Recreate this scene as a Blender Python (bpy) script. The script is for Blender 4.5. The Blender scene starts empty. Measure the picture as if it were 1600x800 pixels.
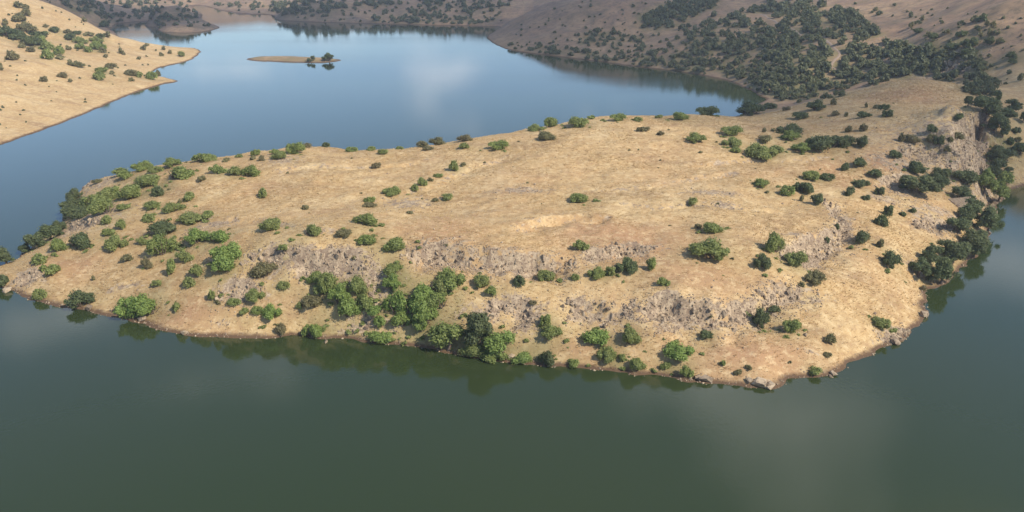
import bpy, bmesh, math, random
import numpy as np
from mathutils import Vector, Matrix

# ------------------------------------------------------------------ camera, world, sun, exposure
SC = bpy.context.scene
COL = SC.collection
F, W, HH = 1300.0, 1600.0, 800.0          # focal length and size of the photograph in pixels
CAMH, PITCH = 60.0, math.radians(20.0)
cam = bpy.data.cameras.new("camera"); cam_o = bpy.data.objects.new("camera", cam); COL.objects.link(cam_o)
cam.sensor_width = 36.0; cam.lens = 36.0 * F / W
cam.clip_start = 1.0; cam.clip_end = 6000.0
cam_o.location = (0, 0, CAMH); cam_o.rotation_euler = (math.pi / 2 - PITCH, 0, 0)
SC.camera = cam_o

SUN_AZ = math.radians(126.0)      # compass bearing, 0 = +Y, 90 = +X
SUN_EL = math.radians(43.0)
SUND = Vector((math.sin(SUN_AZ) * math.cos(SUN_EL), math.cos(SUN_AZ) * math.cos(SUN_EL), math.sin(SUN_EL)))
sun = bpy.data.lights.new("sun", 'SUN'); sun.energy = 3.7; sun.angle = math.radians(0.53); sun.color = (1.0, 0.93, 0.82)
sun_o = bpy.data.objects.new("sun", sun); COL.objects.link(sun_o)
sun_o.rotation_euler = (-SUND).to_track_quat('-Z', 'Y').to_euler()

world = bpy.data.worlds.new("World"); SC.world = world; world.use_nodes = True
wn, wl = world.node_tree.nodes, world.node_tree.links
wn.clear()
wout = wn.new('ShaderNodeOutputWorld'); wbg = wn.new('ShaderNodeBackground')
sky = wn.new('ShaderNodeTexSky'); sky.sky_type = 'NISHITA'; sky.sun_disc = False
sky.sun_elevation = SUN_EL; sky.sun_rotation = SUN_AZ; sky.air_density = 1.1; sky.dust_density = 0.15; sky.ozone_density = 4.5; sky.altitude = 900
# broken cloud over the whole sky
wtc = wn.new('ShaderNodeTexCoord'); wsep = wn.new('ShaderNodeSeparateXYZ'); wl.new(wtc.outputs['Generated'], wsep.inputs[0])
wz = wn.new('ShaderNodeMath'); wz.operation = 'ABSOLUTE'; wl.new(wsep.outputs[2], wz.inputs[0])
wz2 = wn.new('ShaderNodeMath'); wz2.operation = 'ADD'; wz2.inputs[1].default_value = 0.12; wl.new(wz.outputs[0], wz2.inputs[0])
wdx = wn.new('ShaderNodeMath'); wdx.operation = 'DIVIDE'; wl.new(wsep.outputs[0], wdx.inputs[0]); wl.new(wz2.outputs[0], wdx.inputs[1])
wdy = wn.new('ShaderNodeMath'); wdy.operation = 'DIVIDE'; wl.new(wsep.outputs[1], wdy.inputs[0]); wl.new(wz2.outputs[0], wdy.inputs[1])
wcb = wn.new('ShaderNodeCombineXYZ'); wl.new(wdx.outputs[0], wcb.inputs[0]); wl.new(wdy.outputs[0], wcb.inputs[1])
wcb.inputs[2].default_value = 5.2
wno = wn.new('ShaderNodeTexNoise'); wno.inputs['Scale'].default_value = 1.35; wno.inputs['Detail'].default_value = 7; wno.inputs['Roughness'].default_value = 0.52
wmp = wn.new('ShaderNodeMapping'); wmp.inputs['Location'].default_value = (-0.9, 0.3, 0); wl.new(wcb.outputs[0], wmp.inputs[0]); wl.new(wmp.outputs[0], wno.inputs['Vector'])
wr = wn.new('ShaderNodeValToRGB'); wr.color_ramp.elements[0].position = 0.56; wr.color_ramp.elements[1].position = 0.74
wr.color_ramp.elements[0].color = (0, 0, 0, 1); wr.color_ramp.elements[1].color = (0.85, 0.85, 0.85, 1)
wl.new(wno.outputs['Fac'], wr.inputs[0])
wmx = wn.new('ShaderNodeMix'); wmx.data_type = 'RGBA'; wl.new(wr.outputs[0], wmx.inputs[0])
wl.new(sky.outputs[0], wmx.inputs[6]); wmx.inputs[7].default_value = (12.0, 12.0, 12.0, 1)
wl.new(wmx.outputs[2], wbg.inputs[0]); wbg.inputs[1].default_value = 0.115
wl.new(wbg.outputs[0], wout.inputs[0])

SC.view_settings.view_transform = 'Standard'; SC.view_settings.look = 'None'
SC.view_settings.exposure = 0.74; SC.view_settings.gamma = 1.0; SC.view_settings.use_curve_mapping = False
SC.render.engine = 'CYCLES'
SC.cycles.use_denoising = True
SC.cycles.max_bounces = 6; SC.cycles.diffuse_bounces = 2; SC.cycles.glossy_bounces = 3
SC.cycles.transmission_bounces = 2; SC.cycles.volume_bounces = 0; SC.cycles.transparent_max_bounces = 6

# ------------------------------------------------------------------ helpers
rng = np.random.default_rng(11)
random.seed(5)
cph, sph = math.cos(PITCH), math.sin(PITCH)

def ray(u, v):
    u = np.asarray(u, float); v = np.asarray(v, float)
    a = (u - W / 2) / F; c = (v - HH / 2) / F
    d = np.stack([a, cph - c * sph, -sph - c * cph], -1)
    return d

def unproj(u, v, z=0.0):
    d = ray(u, v)
    t = (np.asarray(z, float) - CAMH) / d[..., 2]
    return np.stack([d[..., 0] * t, d[..., 1] * t, np.broadcast_to(np.asarray(z, float), t.shape)], -1)

def _hash(ix, iy, seed):
    n = (ix * 374761393 + iy * 668265263 + seed * 1442695041) & 0xffffffff
    n = ((n ^ (n >> 13)) * 1274126177) & 0xffffffff
    n = n ^ (n >> 16)
    return (n & 0xffff) / 65535.0

def vnoise(x, y, seed=0):
    ix = np.floor(x).astype(np.int64); iy = np.floor(y).astype(np.int64)
    fx = x - ix; fy = y - iy
    fx = fx * fx * fx * (fx * (fx * 6 - 15) + 10); fy = fy * fy * fy * (fy * (fy * 6 - 15) + 10)
    a = _hash(ix, iy, seed); b = _hash(ix + 1, iy, seed); c = _hash(ix, iy + 1, seed); d = _hash(ix + 1, iy + 1, seed)
    return (a + (b - a) * fx) * (1 - fy) + (c + (d - c) * fx) * fy

def fbm(x, y, seed=0, octv=4, gain=0.5):
    s = 0; a = 1; t = 0
    for k in range(octv):
        s = s + a * (vnoise(x, y, seed + k * 17) - 0.5); t += a
        x = x * 2.03 + 11.3; y = y * 2.03 - 7.1; a *= gain
    return s / t * 2

def sstep(a, b, x):
    t = np.clip((x - a) / (b - a), 0, 1)
    return t * t * (3 - 2 * t)

def seg_dist(px, py, poly, closed=True):
    n = len(poly); best = np.full(px.shape, 1e18)
    for i in range(n if closed else n - 1):
        ax, ay = poly[i][:2]; bx, by = poly[(i + 1) % n][:2]
        dx, dy = bx - ax, by - ay
        L = dx * dx + dy * dy + 1e-12
        t = np.clip(((px - ax) * dx + (py - ay) * dy) / L, 0, 1)
        q = (px - ax - t * dx) ** 2 + (py - ay - t * dy) ** 2
        np.minimum(best, q, out=best)
    return np.sqrt(best)

def inside(px, py, poly):
    r = np.zeros(px.shape, bool); n = len(poly)
    for i in range(n):
        ax, ay = poly[i][:2]; bx, by = poly[(i + 1) % n][:2]
        if ay == by: continue
        c = ((ay > py) != (by > py)) & (px < (bx - ax) * (py - ay) / (by - ay) + ax)
        r ^= c
    return r

def catmull(pts, step):
    pts = np.asarray(pts, float); out = []
    P = np.vstack([2 * pts[0] - pts[1], pts, 2 * pts[-1] - pts[-2]])
    for i in range(1, len(P) - 2):
        n = max(2, int(np.linalg.norm(P[i + 1] - P[i]) / step))
        t = np.linspace(0, 1, n, endpoint=False)[:, None]
        out.append(0.5 * (2 * P[i] + (P[i + 1] - P[i - 1]) * t + (2 * P[i - 1] - 5 * P[i] + 4 * P[i + 1] - P[i + 2]) * t ** 2
                          + (3 * P[i] - P[i - 1] - 3 * P[i + 1] + P[i + 2]) * t ** 3))
    out.append(pts[-1:])
    return np.vstack(out)

def mesh_np(name, verts, faces, smooth=False):
    """faces: (n,k) int array, or list of such arrays"""
    if not isinstance(faces, list): faces = [faces]
    me = bpy.data.meshes.new(name)
    verts = np.ascontiguousarray(verts, np.float32)
    me.vertices.add(len(verts)); me.vertices.foreach_set('co', verts.ravel())
    tot = np.concatenate([np.full(len(f), f.shape[1], np.int32) for f in faces])
    idx = np.concatenate([np.asarray(f, np.int32).ravel() for f in faces])
    me.loops.add(len(idx)); me.loops.foreach_set('vertex_index', idx)
    me.polygons.add(len(tot))
    st = np.zeros(len(tot), np.int32); st[1:] = np.cumsum(tot)[:-1]
    me.polygons.foreach_set('loop_start', st)
    me.update(calc_edges=True)
    if smooth: me.polygons.foreach_set('use_smooth', np.ones(len(tot), bool))
    me.validate()
    return me

def pattr(me, name, vals):
    a = me.attributes.new(name, 'FLOAT', 'POINT'); a.data.foreach_set('value', np.ascontiguousarray(vals, np.float32))

def link(name, me, parent=None, mat=None):
    o = bpy.data.objects.new(name, me); COL.objects.link(o)
    if mat and me and not me.materials: me.materials.append(mat)
    if parent: o.parent = parent
    return o

def tag(o, label=None, cat=None, group=None, kind=None):
    if label: o['label'] = label
    if cat: o['category'] = cat
    if group: o['group'] = group
    if kind: o['kind'] = kind
    return o

def nodes(mat):
    mat.use_nodes = True; nt = mat.node_tree; nt.nodes.clear()
    out = nt.nodes.new('ShaderNodeOutputMaterial')
    def N(t, **kw):
        n = nt.nodes.new(t)
        for k, v in kw.items():
            if k.startswith('i_'):
                key = k[2:]
                key = int(key) if key.isdigit() else key.replace('_', ' ')
                n.inputs[key].default_value = v
            else: setattr(n, k, v)
        return n
    return nt, out, N, nt.links.new

def mixc(N, L, fac, a, b):
    m = N('ShaderNodeMix', data_type='RGBA')
    for sock, val in ((0, fac), (6, a), (7, b)):
        if hasattr(val, 'is_output'): L(val, m.inputs[sock])
        else: m.inputs[sock].default_value = val if sock == 0 else (*val, 1)
    return m.outputs[2]

def ramp(N, L, src, p0, p1, c0=(0, 0, 0), c1=(1, 1, 1)):
    r = N('ShaderNodeValToRGB'); e = r.color_ramp.elements
    e[0].position = p0; e[1].position = p1; e[0].color = (*c0, 1); e[1].color = (*c1, 1)
    L(src, r.inputs[0]); return r.outputs[0]

# ------------------------------------------------------------------ materials
def mat_ground():
    m = bpy.data.materials.new("dry_grass_ground"); nt, out, N, L = nodes(m)
    geo = N('ShaderNodeNewGeometry'); P = geo.outputs['Position']
    def noise(scale, det=4, rough=0.55, vec=P):
        n = N('ShaderNodeTexNoise', i_Scale=scale, i_Detail=det, i_Roughness=rough); L(vec, n.inputs['Vector']); return n.outputs['Fac']
    big = noise(0.018, 5, 0.6); mid = noise(0.11, 5, 0.6); fine = noise(1.1, 4, 0.65); tiny = noise(4.5, 2, 0.6)
    a1 = N('ShaderNodeAttribute', attribute_name='rock'); a2 = N('ShaderNodeAttribute', attribute_name='far'); a3 = N('ShaderNodeAttribute', attribute_name='red')
    gold = mixc(N, L, ramp(N, L, big, 0.36, 0.64), (0.490, 0.335, 0.160), (0.395, 0.255, 0.114))
    gold = mixc(N, L, ramp(N, L, mid, 0.50, 0.72), gold, (0.54, 0.395, 0.205))
    pm = N('ShaderNodeMapping'); pm.inputs['Scale'].default_value = (0.35, 1.0, 1.0); pm.inputs['Rotation'].default_value = (0, 0, 0.25); L(P, pm.inputs[0])
    wv = noise(0.16, 6, 0.62, pm.outputs[0])
    pw = N('ShaderNodeMath', operation='MULTIPLY', i_1=0.72); L(ramp(N, L, wv, 0.50, 0.68), pw.inputs[0])
    gold = mixc(N, L, pw.outputs[0], gold, (0.255, 0.16, 0.083))
    m2 = noise(0.35, 5, 0.7)
    pq = N('ShaderNodeMath', operation='MULTIPLY', i_1=0.55); L(ramp(N, L, m2, 0.56, 0.70), pq.inputs[0])
    gold = mixc(N, L, pq.outputs[0], gold, (0.28, 0.19, 0.10))
    gold = mixc(N, L, a3.outputs['Fac'], gold, (0.34, 0.19, 0.098))
    m3 = noise(0.75, 5, 0.78)
    pa = N('ShaderNodeMath', operation='MULTIPLY', i_1=0.55); L(ramp(N, L, m3, 0.50, 0.62), pa.inputs[0])
    gold = mixc(N, L, pa.outputs[0], gold, (0.60, 0.45, 0.25))
    pb = N('ShaderNodeMath', operation='MULTIPLY', i_1=0.6); L(ramp(N, L, m3, 0.36, 0.48, (1, 1, 1), (0, 0, 0)), pb.inputs[0])
    gold = mixc(N, L, pb.outputs[0], gold, (0.33, 0.20, 0.105))
    spk = ramp(N, L, fine, 0.30, 0.46, (1, 1, 1), (0, 0, 0))
    sm = N('ShaderNodeMath', operation='MULTIPLY', i_1=0.22); L(spk, sm.inputs[0])
    gold = mixc(N, L, sm.outputs[0], gold, (0.27, 0.17, 0.088))
    # far hills: redder, barer soil; its brown also paints cloud shade onto the island
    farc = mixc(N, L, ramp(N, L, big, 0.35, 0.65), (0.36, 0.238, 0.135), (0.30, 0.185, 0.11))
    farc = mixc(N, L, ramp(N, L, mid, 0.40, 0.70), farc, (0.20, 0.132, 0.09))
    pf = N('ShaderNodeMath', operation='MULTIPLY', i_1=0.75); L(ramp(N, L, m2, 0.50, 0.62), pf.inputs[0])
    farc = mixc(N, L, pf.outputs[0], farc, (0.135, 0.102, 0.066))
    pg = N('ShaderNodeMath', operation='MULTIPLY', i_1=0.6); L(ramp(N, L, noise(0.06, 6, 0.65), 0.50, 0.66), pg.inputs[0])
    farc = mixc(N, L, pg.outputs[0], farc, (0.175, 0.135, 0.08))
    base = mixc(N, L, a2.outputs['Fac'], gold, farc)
    a4 = N('ShaderNodeAttribute', attribute_name='veg')
    pv_ = N('ShaderNodeMath', operation='MULTIPLY'); L(a4.outputs['Fac'], pv_.inputs[0]); L(ramp(N, L, mid, 0.32, 0.6), pv_.inputs[1])
    base = mixc(N, L, pv_.outputs[0], base, (0.17, 0.150, 0.062))
    # rock and stones among the grass
    dn = N('ShaderNodeTexNoise', i_Scale=1.4, i_Detail=4, i_Roughness=0.7); L(P, dn.inputs['Vector'])
    dv_ = N('ShaderNodeVectorMath', operation='MULTIPLY_ADD'); L(dn.outputs['Color'], dv_.inputs[0]); dv_.inputs[1].default_value = (1.3, 1.3, 1.3); L(P, dv_.inputs[2])
    rmap = N('ShaderNodeMapping'); rmap.inputs['Scale'].default_value = (1.0, 1.0, 0.45); L(dv_.outputs[0], rmap.inputs[0])
    vor = N('ShaderNodeTexVoronoi', feature='F1', distance='MANHATTAN', i_Scale=1.5); L(rmap.outputs[0], vor.inputs['Vector'])
    hv = N('ShaderNodeSeparateColor'); L(vor.outputs['Color'], hv.inputs[0])
    rk = mixc(N, L, hv.outputs[0], (0.22, 0.158, 0.104), (0.44, 0.332, 0.212))
    rk = mixc(N, L, ramp(N, L, noise(2.1, 5, 0.75), 0.50, 0.64), rk, (0.15, 0.10, 0.068))
    ra = N('ShaderNodeMath', operation='ADD'); L(a1.outputs['Fac'], ra.inputs[0])
    rb = N('ShaderNodeMath', operation='MULTIPLY_ADD', i_1=1.9, i_2=-0.95); L(noise(0.8, 4, 0.7), rb.inputs[0]); L(rb.outputs[0], ra.inputs[1])
    rmask = ramp(N, L, ra.outputs[0], 0.42, 0.60)
    base = mixc(N, L, rmask, base, rk)
    # damp strip at the waterline
    sx = N('ShaderNodeSeparateXYZ'); L(P, sx.inputs[0])
    wz = N('ShaderNodeMath', operation='MULTIPLY_ADD', i_1=0.5, i_2=-0.25); L(fine, wz.inputs[0])
    wa = N('ShaderNodeMath', operation='ADD'); L(sx.outputs[2], wa.inputs[0]); L(wz.outputs[0], wa.inputs[1])
    damp = ramp(N, L, wa.outputs[0], 0.18, 0.5, (1, 1, 1), (0, 0, 0))
    base = mixc(N, L, damp, base, (0.115, 0.07, 0.04))
    b = N('ShaderNodeBsdfPrincipled', i_Roughness=0.92); b.inputs['Specular IOR Level'].default_value = 0.15
    L(base, b.inputs['Base Color'])
    hsum = N('ShaderNodeMath', operation='ADD'); L(fine, hsum.inputs[0]); L(tiny, hsum.inputs[1])
    bm = N('ShaderNodeBump', i_Strength=0.4, i_Distance=0.22); L(hsum.outputs[0], bm.inputs['Height']); L(bm.outputs[0], b.inputs['Normal'])
    L(b.outputs[0], out.inputs[0]); return m

def mat_rock():
    m = bpy.data.materials.new("weathered_rock"); nt, out, N, L = nodes(m)
    oi = N('ShaderNodeObjectInfo'); geo = N('ShaderNodeNewGeometry')
    n1 = N('ShaderNodeTexNoise', i_Scale=1.3, i_Detail=6, i_Roughness=0.65); L(geo.outputs['Position'], n1.inputs['Vector'])
    at = N('ShaderNodeAttribute', attribute_name='tint')
    ad = N('ShaderNodeMath', operation='ADD'); L(oi.outputs['Random'], ad.inputs[0]); L(at.outputs['Fac'], ad.inputs[1])
    fr = N('ShaderNodeMath', operation='FRACT'); L(ad.outputs[0], fr.inputs[0])
    c = mixc(N, L, fr.outputs[0], (0.20, 0.146, 0.098), (0.44, 0.335, 0.218))
    c = mixc(N, L, ramp(N, L, n1.outputs['Fac'], 0.48, 0.66), c, (0.12, 0.085, 0.06))
    n2 = N('ShaderNodeTexNoise', i_Scale=3.3, i_Detail=4); L(geo.outputs['Position'], n2.inputs['Vector'])
    c = mixc(N, L, ramp(N, L, n2.outputs['Fac'], 0.58, 0.68), c, (0.38, 0.285, 0.175))
    b = N('ShaderNodeBsdfPrincipled', i_Roughness=0.9); b.inputs['Specular IOR Level'].default_value = 0.2
    L(c, b.inputs['Base Color'])
    bm = N('ShaderNodeBump', i_Strength=0.8, i_Distance=0.25); L(n1.outputs['Fac'], bm.inputs['Height']); L(bm.outputs[0], b.inputs['Normal'])
    L(b.outputs[0], out.inputs[0]); return m

def mat_leaf(name, c0, c1, c2):
    m = bpy.data.materials.new(name); nt, out, N, L = nodes(m)
    oi = N('ShaderNodeObjectInfo'); at = N('ShaderNodeAttribute', attribute_name='tint')
    c = mixc(N, L, at.outputs['Fac'], c0, c1)
    rr = N('ShaderNodeMath', operation='MULTIPLY', i_1=0.6); L(oi.outputs['Random'], rr.inputs[0])
    c = mixc(N, L, rr.outputs[0], c, c2)
    d = N('ShaderNodeBsdfPrincipled', i_Roughness=0.6); d.inputs['Specular IOR Level'].default_value = 0.25; L(c, d.inputs['Base Color'])
    t = N('ShaderNodeBsdfTranslucent'); L(c, t.inputs[0])
    ms = N('ShaderNodeMixShader', i_0=0.42); L(d.outputs[0], ms.inputs[1]); L(t.outputs[0], ms.inputs[2])
    L(ms.outputs[0], out.inputs[0]); return m

def mat_simple(name, col, rough=0.9):
    m = bpy.data.materials.new(name); nt, out, N, L = nodes(m)
    geo = N('ShaderNodeNewGeometry'); n1 = N('ShaderNodeTexNoise', i_Scale=1.5, i_Detail=4); L(geo.outputs['Position'], n1.inputs['Vector'])
    c = mixc(N, L, n1.outputs['Fac'], tuple(x * 0.75 for x in col), tuple(min(1, x * 1.25) for x in col))
    b = N('ShaderNodeBsdfPrincipled', i_Roughness=rough); L(c, b.inputs['Base Color']); L(b.outputs[0], out.inputs[0]); return m

def mat_grass():
    m = bpy.data.materials.new("dry_straw"); nt, out, N, L = nodes(m)
    at = N('ShaderNodeAttribute', attribute_name='tint')
    c = mixc(N, L, at.outputs['Fac'], (0.41, 0.27, 0.125), (0.59, 0.435, 0.22))
    b = N('ShaderNodeBsdfPrincipled', i_Roughness=0.8); b.inputs['Specular IOR Level'].default_value = 0.2; L(c, b.inputs['Base Color'])
    t = N('ShaderNodeBsdfTranslucent'); L(c, t.inputs[0])
    ms = N('ShaderNodeMixShader', i_0=0.45); L(b.outputs[0], ms.inputs[1]); L(t.outputs[0], ms.inputs[2])
    L(ms.outputs[0], out.inputs[0]); return m

def mat_water():
    m = bpy.data.materials.new("lake_water"); nt, out, N, L = nodes(m)
    geo = N('ShaderNodeNewGeometry'); P = geo.outputs['Position']
    sc = N('ShaderNodeMapping'); sc.inputs['Scale'].default_value = (1.0, 1.0, 1.0); L(P, sc.inputs[0])
    big = N('ShaderNodeTexNoise', i_Scale=0.010, i_Detail=3); L(P, big.inputs['Vector'])
    c = mixc(N, L, ramp(N, L, big.outputs['Fac'], 0.35, 0.65), (0.025, 0.038, 0.013), (0.031, 0.041, 0.0145))
    b = N('ShaderNodeBsdfPrincipled', i_IOR=1.333); L(c, b.inputs['Base Color'])
    st = N('ShaderNodeMapping'); st.inputs['Scale'].default_value = (0.004, 0.016, 1.0); st.inputs['Rotation'].default_value = (0, 0, 0.12); L(P, st.inputs[0])
    wind = N('ShaderNodeTexNoise', i_Scale=1.0, i_Detail=4, i_Roughness=0.55); L(st.outputs[0], wind.inputs['Vector'])
    rr = N('ShaderNodeMapRange', i_1=0.4, i_2=0.7, i_3=0.03, i_4=0.11); L(wind.outputs['Fac'], rr.inputs[0]); L(rr.outputs[0], b.inputs['Roughness'])
    n = N('ShaderNodeTexNoise', i_Scale=1.6, i_Detail=3, i_Roughness=0.55); L(sc.outputs[0], n.inputs['Vector'])
    bm = N('ShaderNodeBump', i_Strength=0.16, i_Distance=0.05); L(n.outputs['Fac'], bm.inputs['Height']); L(bm.outputs[0], b.inputs['Normal'])
    L(b.outputs[0], out.inputs[0]); return m

M_GROUND, M_ROCK, M_GRASS, M_WATER = mat_ground(), mat_rock(), mat_grass(), mat_water()
M_LEAF = {
    'g': mat_leaf("bright_green_leaves", (0.150, 0.195, 0.050), (0.345, 0.390, 0.125), (0.265, 0.270, 0.100)),
    'd': mat_leaf("dark_green_leaves", (0.080, 0.108, 0.045), (0.190, 0.220, 0.088), (0.140, 0.155, 0.070)),
    'b': mat_leaf("fresh_green_leaves", (0.150, 0.220, 0.050), (0.335, 0.425, 0.120), (0.260, 0.315, 0.092)),
    'w': mat_leaf("muted_wood_leaves", (0.105, 0.125, 0.062), (0.215, 0.225, 0.105), (0.165, 0.170, 0.085)),  # muted leaf tones for the woods and distant scrub
    'o': mat_leaf("olive_dry_leaves", (0.150, 0.150, 0.064), (0.29, 0.265, 0.120), (0.25, 0.195, 0.105)),
}
M_BARK = mat_simple("bark", (0.12, 0.085, 0.06))
M_TRACK = mat_simple("track_dust", (0.25, 0.18, 0.125))

# ------------------------------------------------------------------ shorelines (pixels on the water plane) and terrain heights
shore_left = [(0, 226), (50, 209), (100, 191), (140, 175), (180, 158), (225, 140), (262, 130), (280, 127), (255, 120), (238, 115), (246, 107),
              (275, 100), (300, 93), (314, 80), (300, 75), (262, 74), (225, 71), (196, 65), (180, 50), (172, 40), (200, 35), (228, 33), (237, 42),
              (255, 50), (290, 52), (322, 49), (344, 43), (328, 37), (314, 33), (318, 24), (306, 14), (298, 8), (320, 10), (345, 17), (380, 22), (424, 24),
              (435, 31), (480, 34), (540, 36), (620, 38), (700, 40), (760, 41), (785, 43), (768, 52), (762, 60), (775, 70),
              (800, 79), (850, 86), (900, 92), (950, 98), (1000, 105), (1060, 112), (1120, 122), (1160, 135), (1198, 155)]
rim = [(1110, 178, 13.5), (1060, 182, 13), (960, 188, 12), (860, 197, 11.5), (800, 210, 11), (720, 222, 10.5), (600, 235, 10), (480, 229, 10),
       (400, 240, 9.5), (300, 252, 9), (230, 264, 8), (180, 267, 6)]
shore_front = [(103, 318), (90, 352), (50, 388), (10, 412), (-40, 432), (-30, 446), (5, 452), (40, 466), (100, 481), (160, 491), (215, 503), (270, 522), (330, 527), (400, 527), (480, 527),
               (560, 532), (620, 540), (680, 548), (740, 560), (800, 567), (860, 573), (920, 578), (980, 584), (1040, 590), (1090, 598),
               (1150, 602), (1205, 608), (1235, 592), (1300, 585), (1330, 570), (1370, 552), (1410, 530), (1440, 500), (1447, 470),
               (1446, 452), (1482, 440), (1520, 405), (1543, 370), (1546, 342), (1558, 318), (1575, 299), (1600, 289)]
sl = unproj(*np.array(shore_left).T)[:, :2]
rb = np.array([unproj(u, v, z)[:2] for u, v, z in rim])
rb = rb + np.array([[0.0, 22.0]]); rb[-1] += np.array([-12.0, -16.0]); rb[-2] += np.array([-8.0, -6.0])
sf = unproj(*np.array(shore_front).T)[:, :2]
far_right = np.array([[175, 224], [240, 200], [330, 120], [360, -80], [250, -330], [0, -420], [-300, -360], [-430, -180], [-400, 40], [-300, 170]])
lake = np.vstack([catmull(sl, 6), catmull(rb, 6), catmull(sf, 2.5), far_right])
isl = unproj(*np.array([(382, 92), (400, 89.5), (425, 88.2), (440, 88.6), (462, 88.2), (480, 89.5), (512, 91), (534, 94), (512, 98), (480, 98), (430, 96.5), (395, 95)]).T)[:, :2]
isl = catmull(np.vstack([isl, isl[:1]]), 2)[:-1]

ctrl = [  # (u, v, z)
    (380, 395, 9.5), (480, 395, 10.6), (560, 400, 10.6), (640, 388, 11.2), (720, 392, 11.2), (800, 402, 10.7), (880, 402, 10.3), (960, 388, 10.6), (1020, 383, 10.6),
    (1100, 420, 9.5), (1180, 400, 10), (1250, 412, 8.6), (900, 478, 6), (1000, 480, 6.5), (1100, 475, 7), (1200, 450, 7.2), (1270, 455, 6), (1150, 430, 8.4),
    (450, 460, 5.2), (300, 450, 4.6), (560, 470, 5.2), (680, 470, 5.8), (800, 490, 5), (200, 400, 5), (100, 412, 3.2), (60, 425, 2.6), (250, 340, 8.4), (150, 348, 6), (180, 300, 6.4), (140, 285, 4.5), (200, 450, 3),
    (300, 300, 9.4), (450, 330, 10.6), (600, 330, 11), (750, 330, 11.5), (900, 330, 11.6), (1000, 300, 12), (1150, 330, 11.4), (1250, 345, 10.2), (380, 350, 10),
    (1250, 250, 12.5), (1200, 195, 12), (1300, 182, 14), (1400, 140, 18), (1430, 128, 19.5), (1340, 150, 15), (1490, 150, 17.5), (1400, 200, 16.5), (1460, 185, 18.5), (1505, 182, 19.6), (1530, 205, 18),
    (1480, 278, 7.5), (1515, 275, 6), (1545, 255, 6), (1350, 232, 14.6), (1420, 242, 13.2), (1445, 262, 10.5),
    (1350, 330, 9), (1400, 330, 7.5), (1400, 400, 5.4), (1340, 450, 5), (1330, 500, 3.6), (1420, 430, 2.6), (1450, 350, 5.4), (1500, 310, 4.6), (1300, 350, 9.6), (1300, 400, 7.2),
    # land right of and behind the neck
    (1580, 225, 8), (1590, 160, 15), (1560, 85, 24), (1500, 42, 31), (1350, 103, 13), (1300, 120, 8), (1250, 100, 12), (1250, 40, 22), (1250, 5, 29), (1400, 60, 22), (1400, 20, 30), (1500, 8, 37), (1590, 4, 41),
    (1480, 100, 18), (1540, 120, 17),
    (1000, 62, 9), (1000, 10, 26), (1100, 60, 14), (1100, 8, 27), (900, 60, 8), (900, 10, 23), (830, 62, 5), (800, 32, 11), (860, 4, 23),
    (600, 12, 10), (450, 12, 10), (750, 18, 9.5), (530, 4, 14), (680, 3, 15), (360, 5, 11),
    (290, 32, 7), (280, 8, 16), (240, 12, 15), (190, 15, 14), (150, 10, 16), (330, 42, 1.5),
    (0, 150, 6), (0, 80, 14), (0, 20, 26), (100, 100, 8), (150, 70, 8.5), (100, 50, 15), (200, 90, 3.6), (250, 85, 2.2), (60, 5, 28), (150, 42, 12), (120, 25, 19), (230, 125, 1.8), (230, 104, 1.8), (290, 84, 1.2)]
cw = [unproj(*np.array(ctrl, float).T[:2], np.array(ctrl, float).T[2])]
cw.append(np.array([unproj(u, v, z) for u, v, z in rim[:-1]]))
for p in (lake[::5], ): cw.append(np.column_stack([p, np.full(len(p), 0.15)]))
cw.append(np.array([(-1100, 1500, 60), (-300, 1500, 38), (300, 1500, 48), (1100, 1500, 80), (300, 1000, 42), (-200, 1150, 26), (-450, 1100, 30), (700, 900, 75), (600, 500, 75), (480, 250, 55),
                    (520, -50, 50), (-700, 900, 45), (-600, 500, 45), (-480, 250, 30), (-1300, 500, 70), (1300, 600, 100), (-600, -200, 40), (0, -650, 50), (600, -300, 60), (0, 2500, 70), (-1300, 2400, 90), (1300, 2400, 110),
                    (-1300, -500, 80), (1300, -500, 90)], float))
CP = np.vstack(cw)

def tps_fit(P):
    X = P[:, :2] / 100.0; n = len(X)
    d2 = ((X[:, None] - X[None]) ** 2).sum(-1)
    K = 0.5 * d2 * np.log(d2 + 1e-9) + np.eye(n) * 2e-3
    A = np.zeros((n + 3, n + 3)); A[:n, :n] = K; A[:n, n] = 1; A[:n, n + 1:] = X; A[n, :n] = 1; A[n + 1:, :n] = X.T
    return X, np.linalg.solve(A, np.concatenate([P[:, 2], np.zeros(3)]))

def tps_eval(fit, x, y):
    X, w = fit; n = len(X); out = np.empty(x.shape)
    xf, yf, of = x.ravel() / 100, y.ravel() / 100, np.empty(x.size)
    for s in range(0, x.size, 20000):
        d2 = (xf[s:s + 20000, None] - X[None, :, 0]) ** 2 + (yf[s:s + 20000, None] - X[None, :, 1]) ** 2
        of[s:s + 20000] = (0.5 * d2 * np.log(d2 + 1e-9)) @ w[:n] + w[n] + w[n + 1] * xf[s:s + 20000] + w[n + 2] * yf[s:s + 20000]
    return of.reshape(x.shape)

def axis(a, b, lo, hi, step, ratio, cap):
    mid = np.arange(a, b + step / 2, step)
    up = []; s = step; p = mid[-1]
    while p < hi: s = min(s * ratio, cap); p += s; up.append(p)
    dn = []; s = step; p = mid[0]
    while p > lo: s = min(s * ratio, cap); p -= s; dn.append(p)
    return np.array(dn[::-1] + list(mid) + up)

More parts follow.
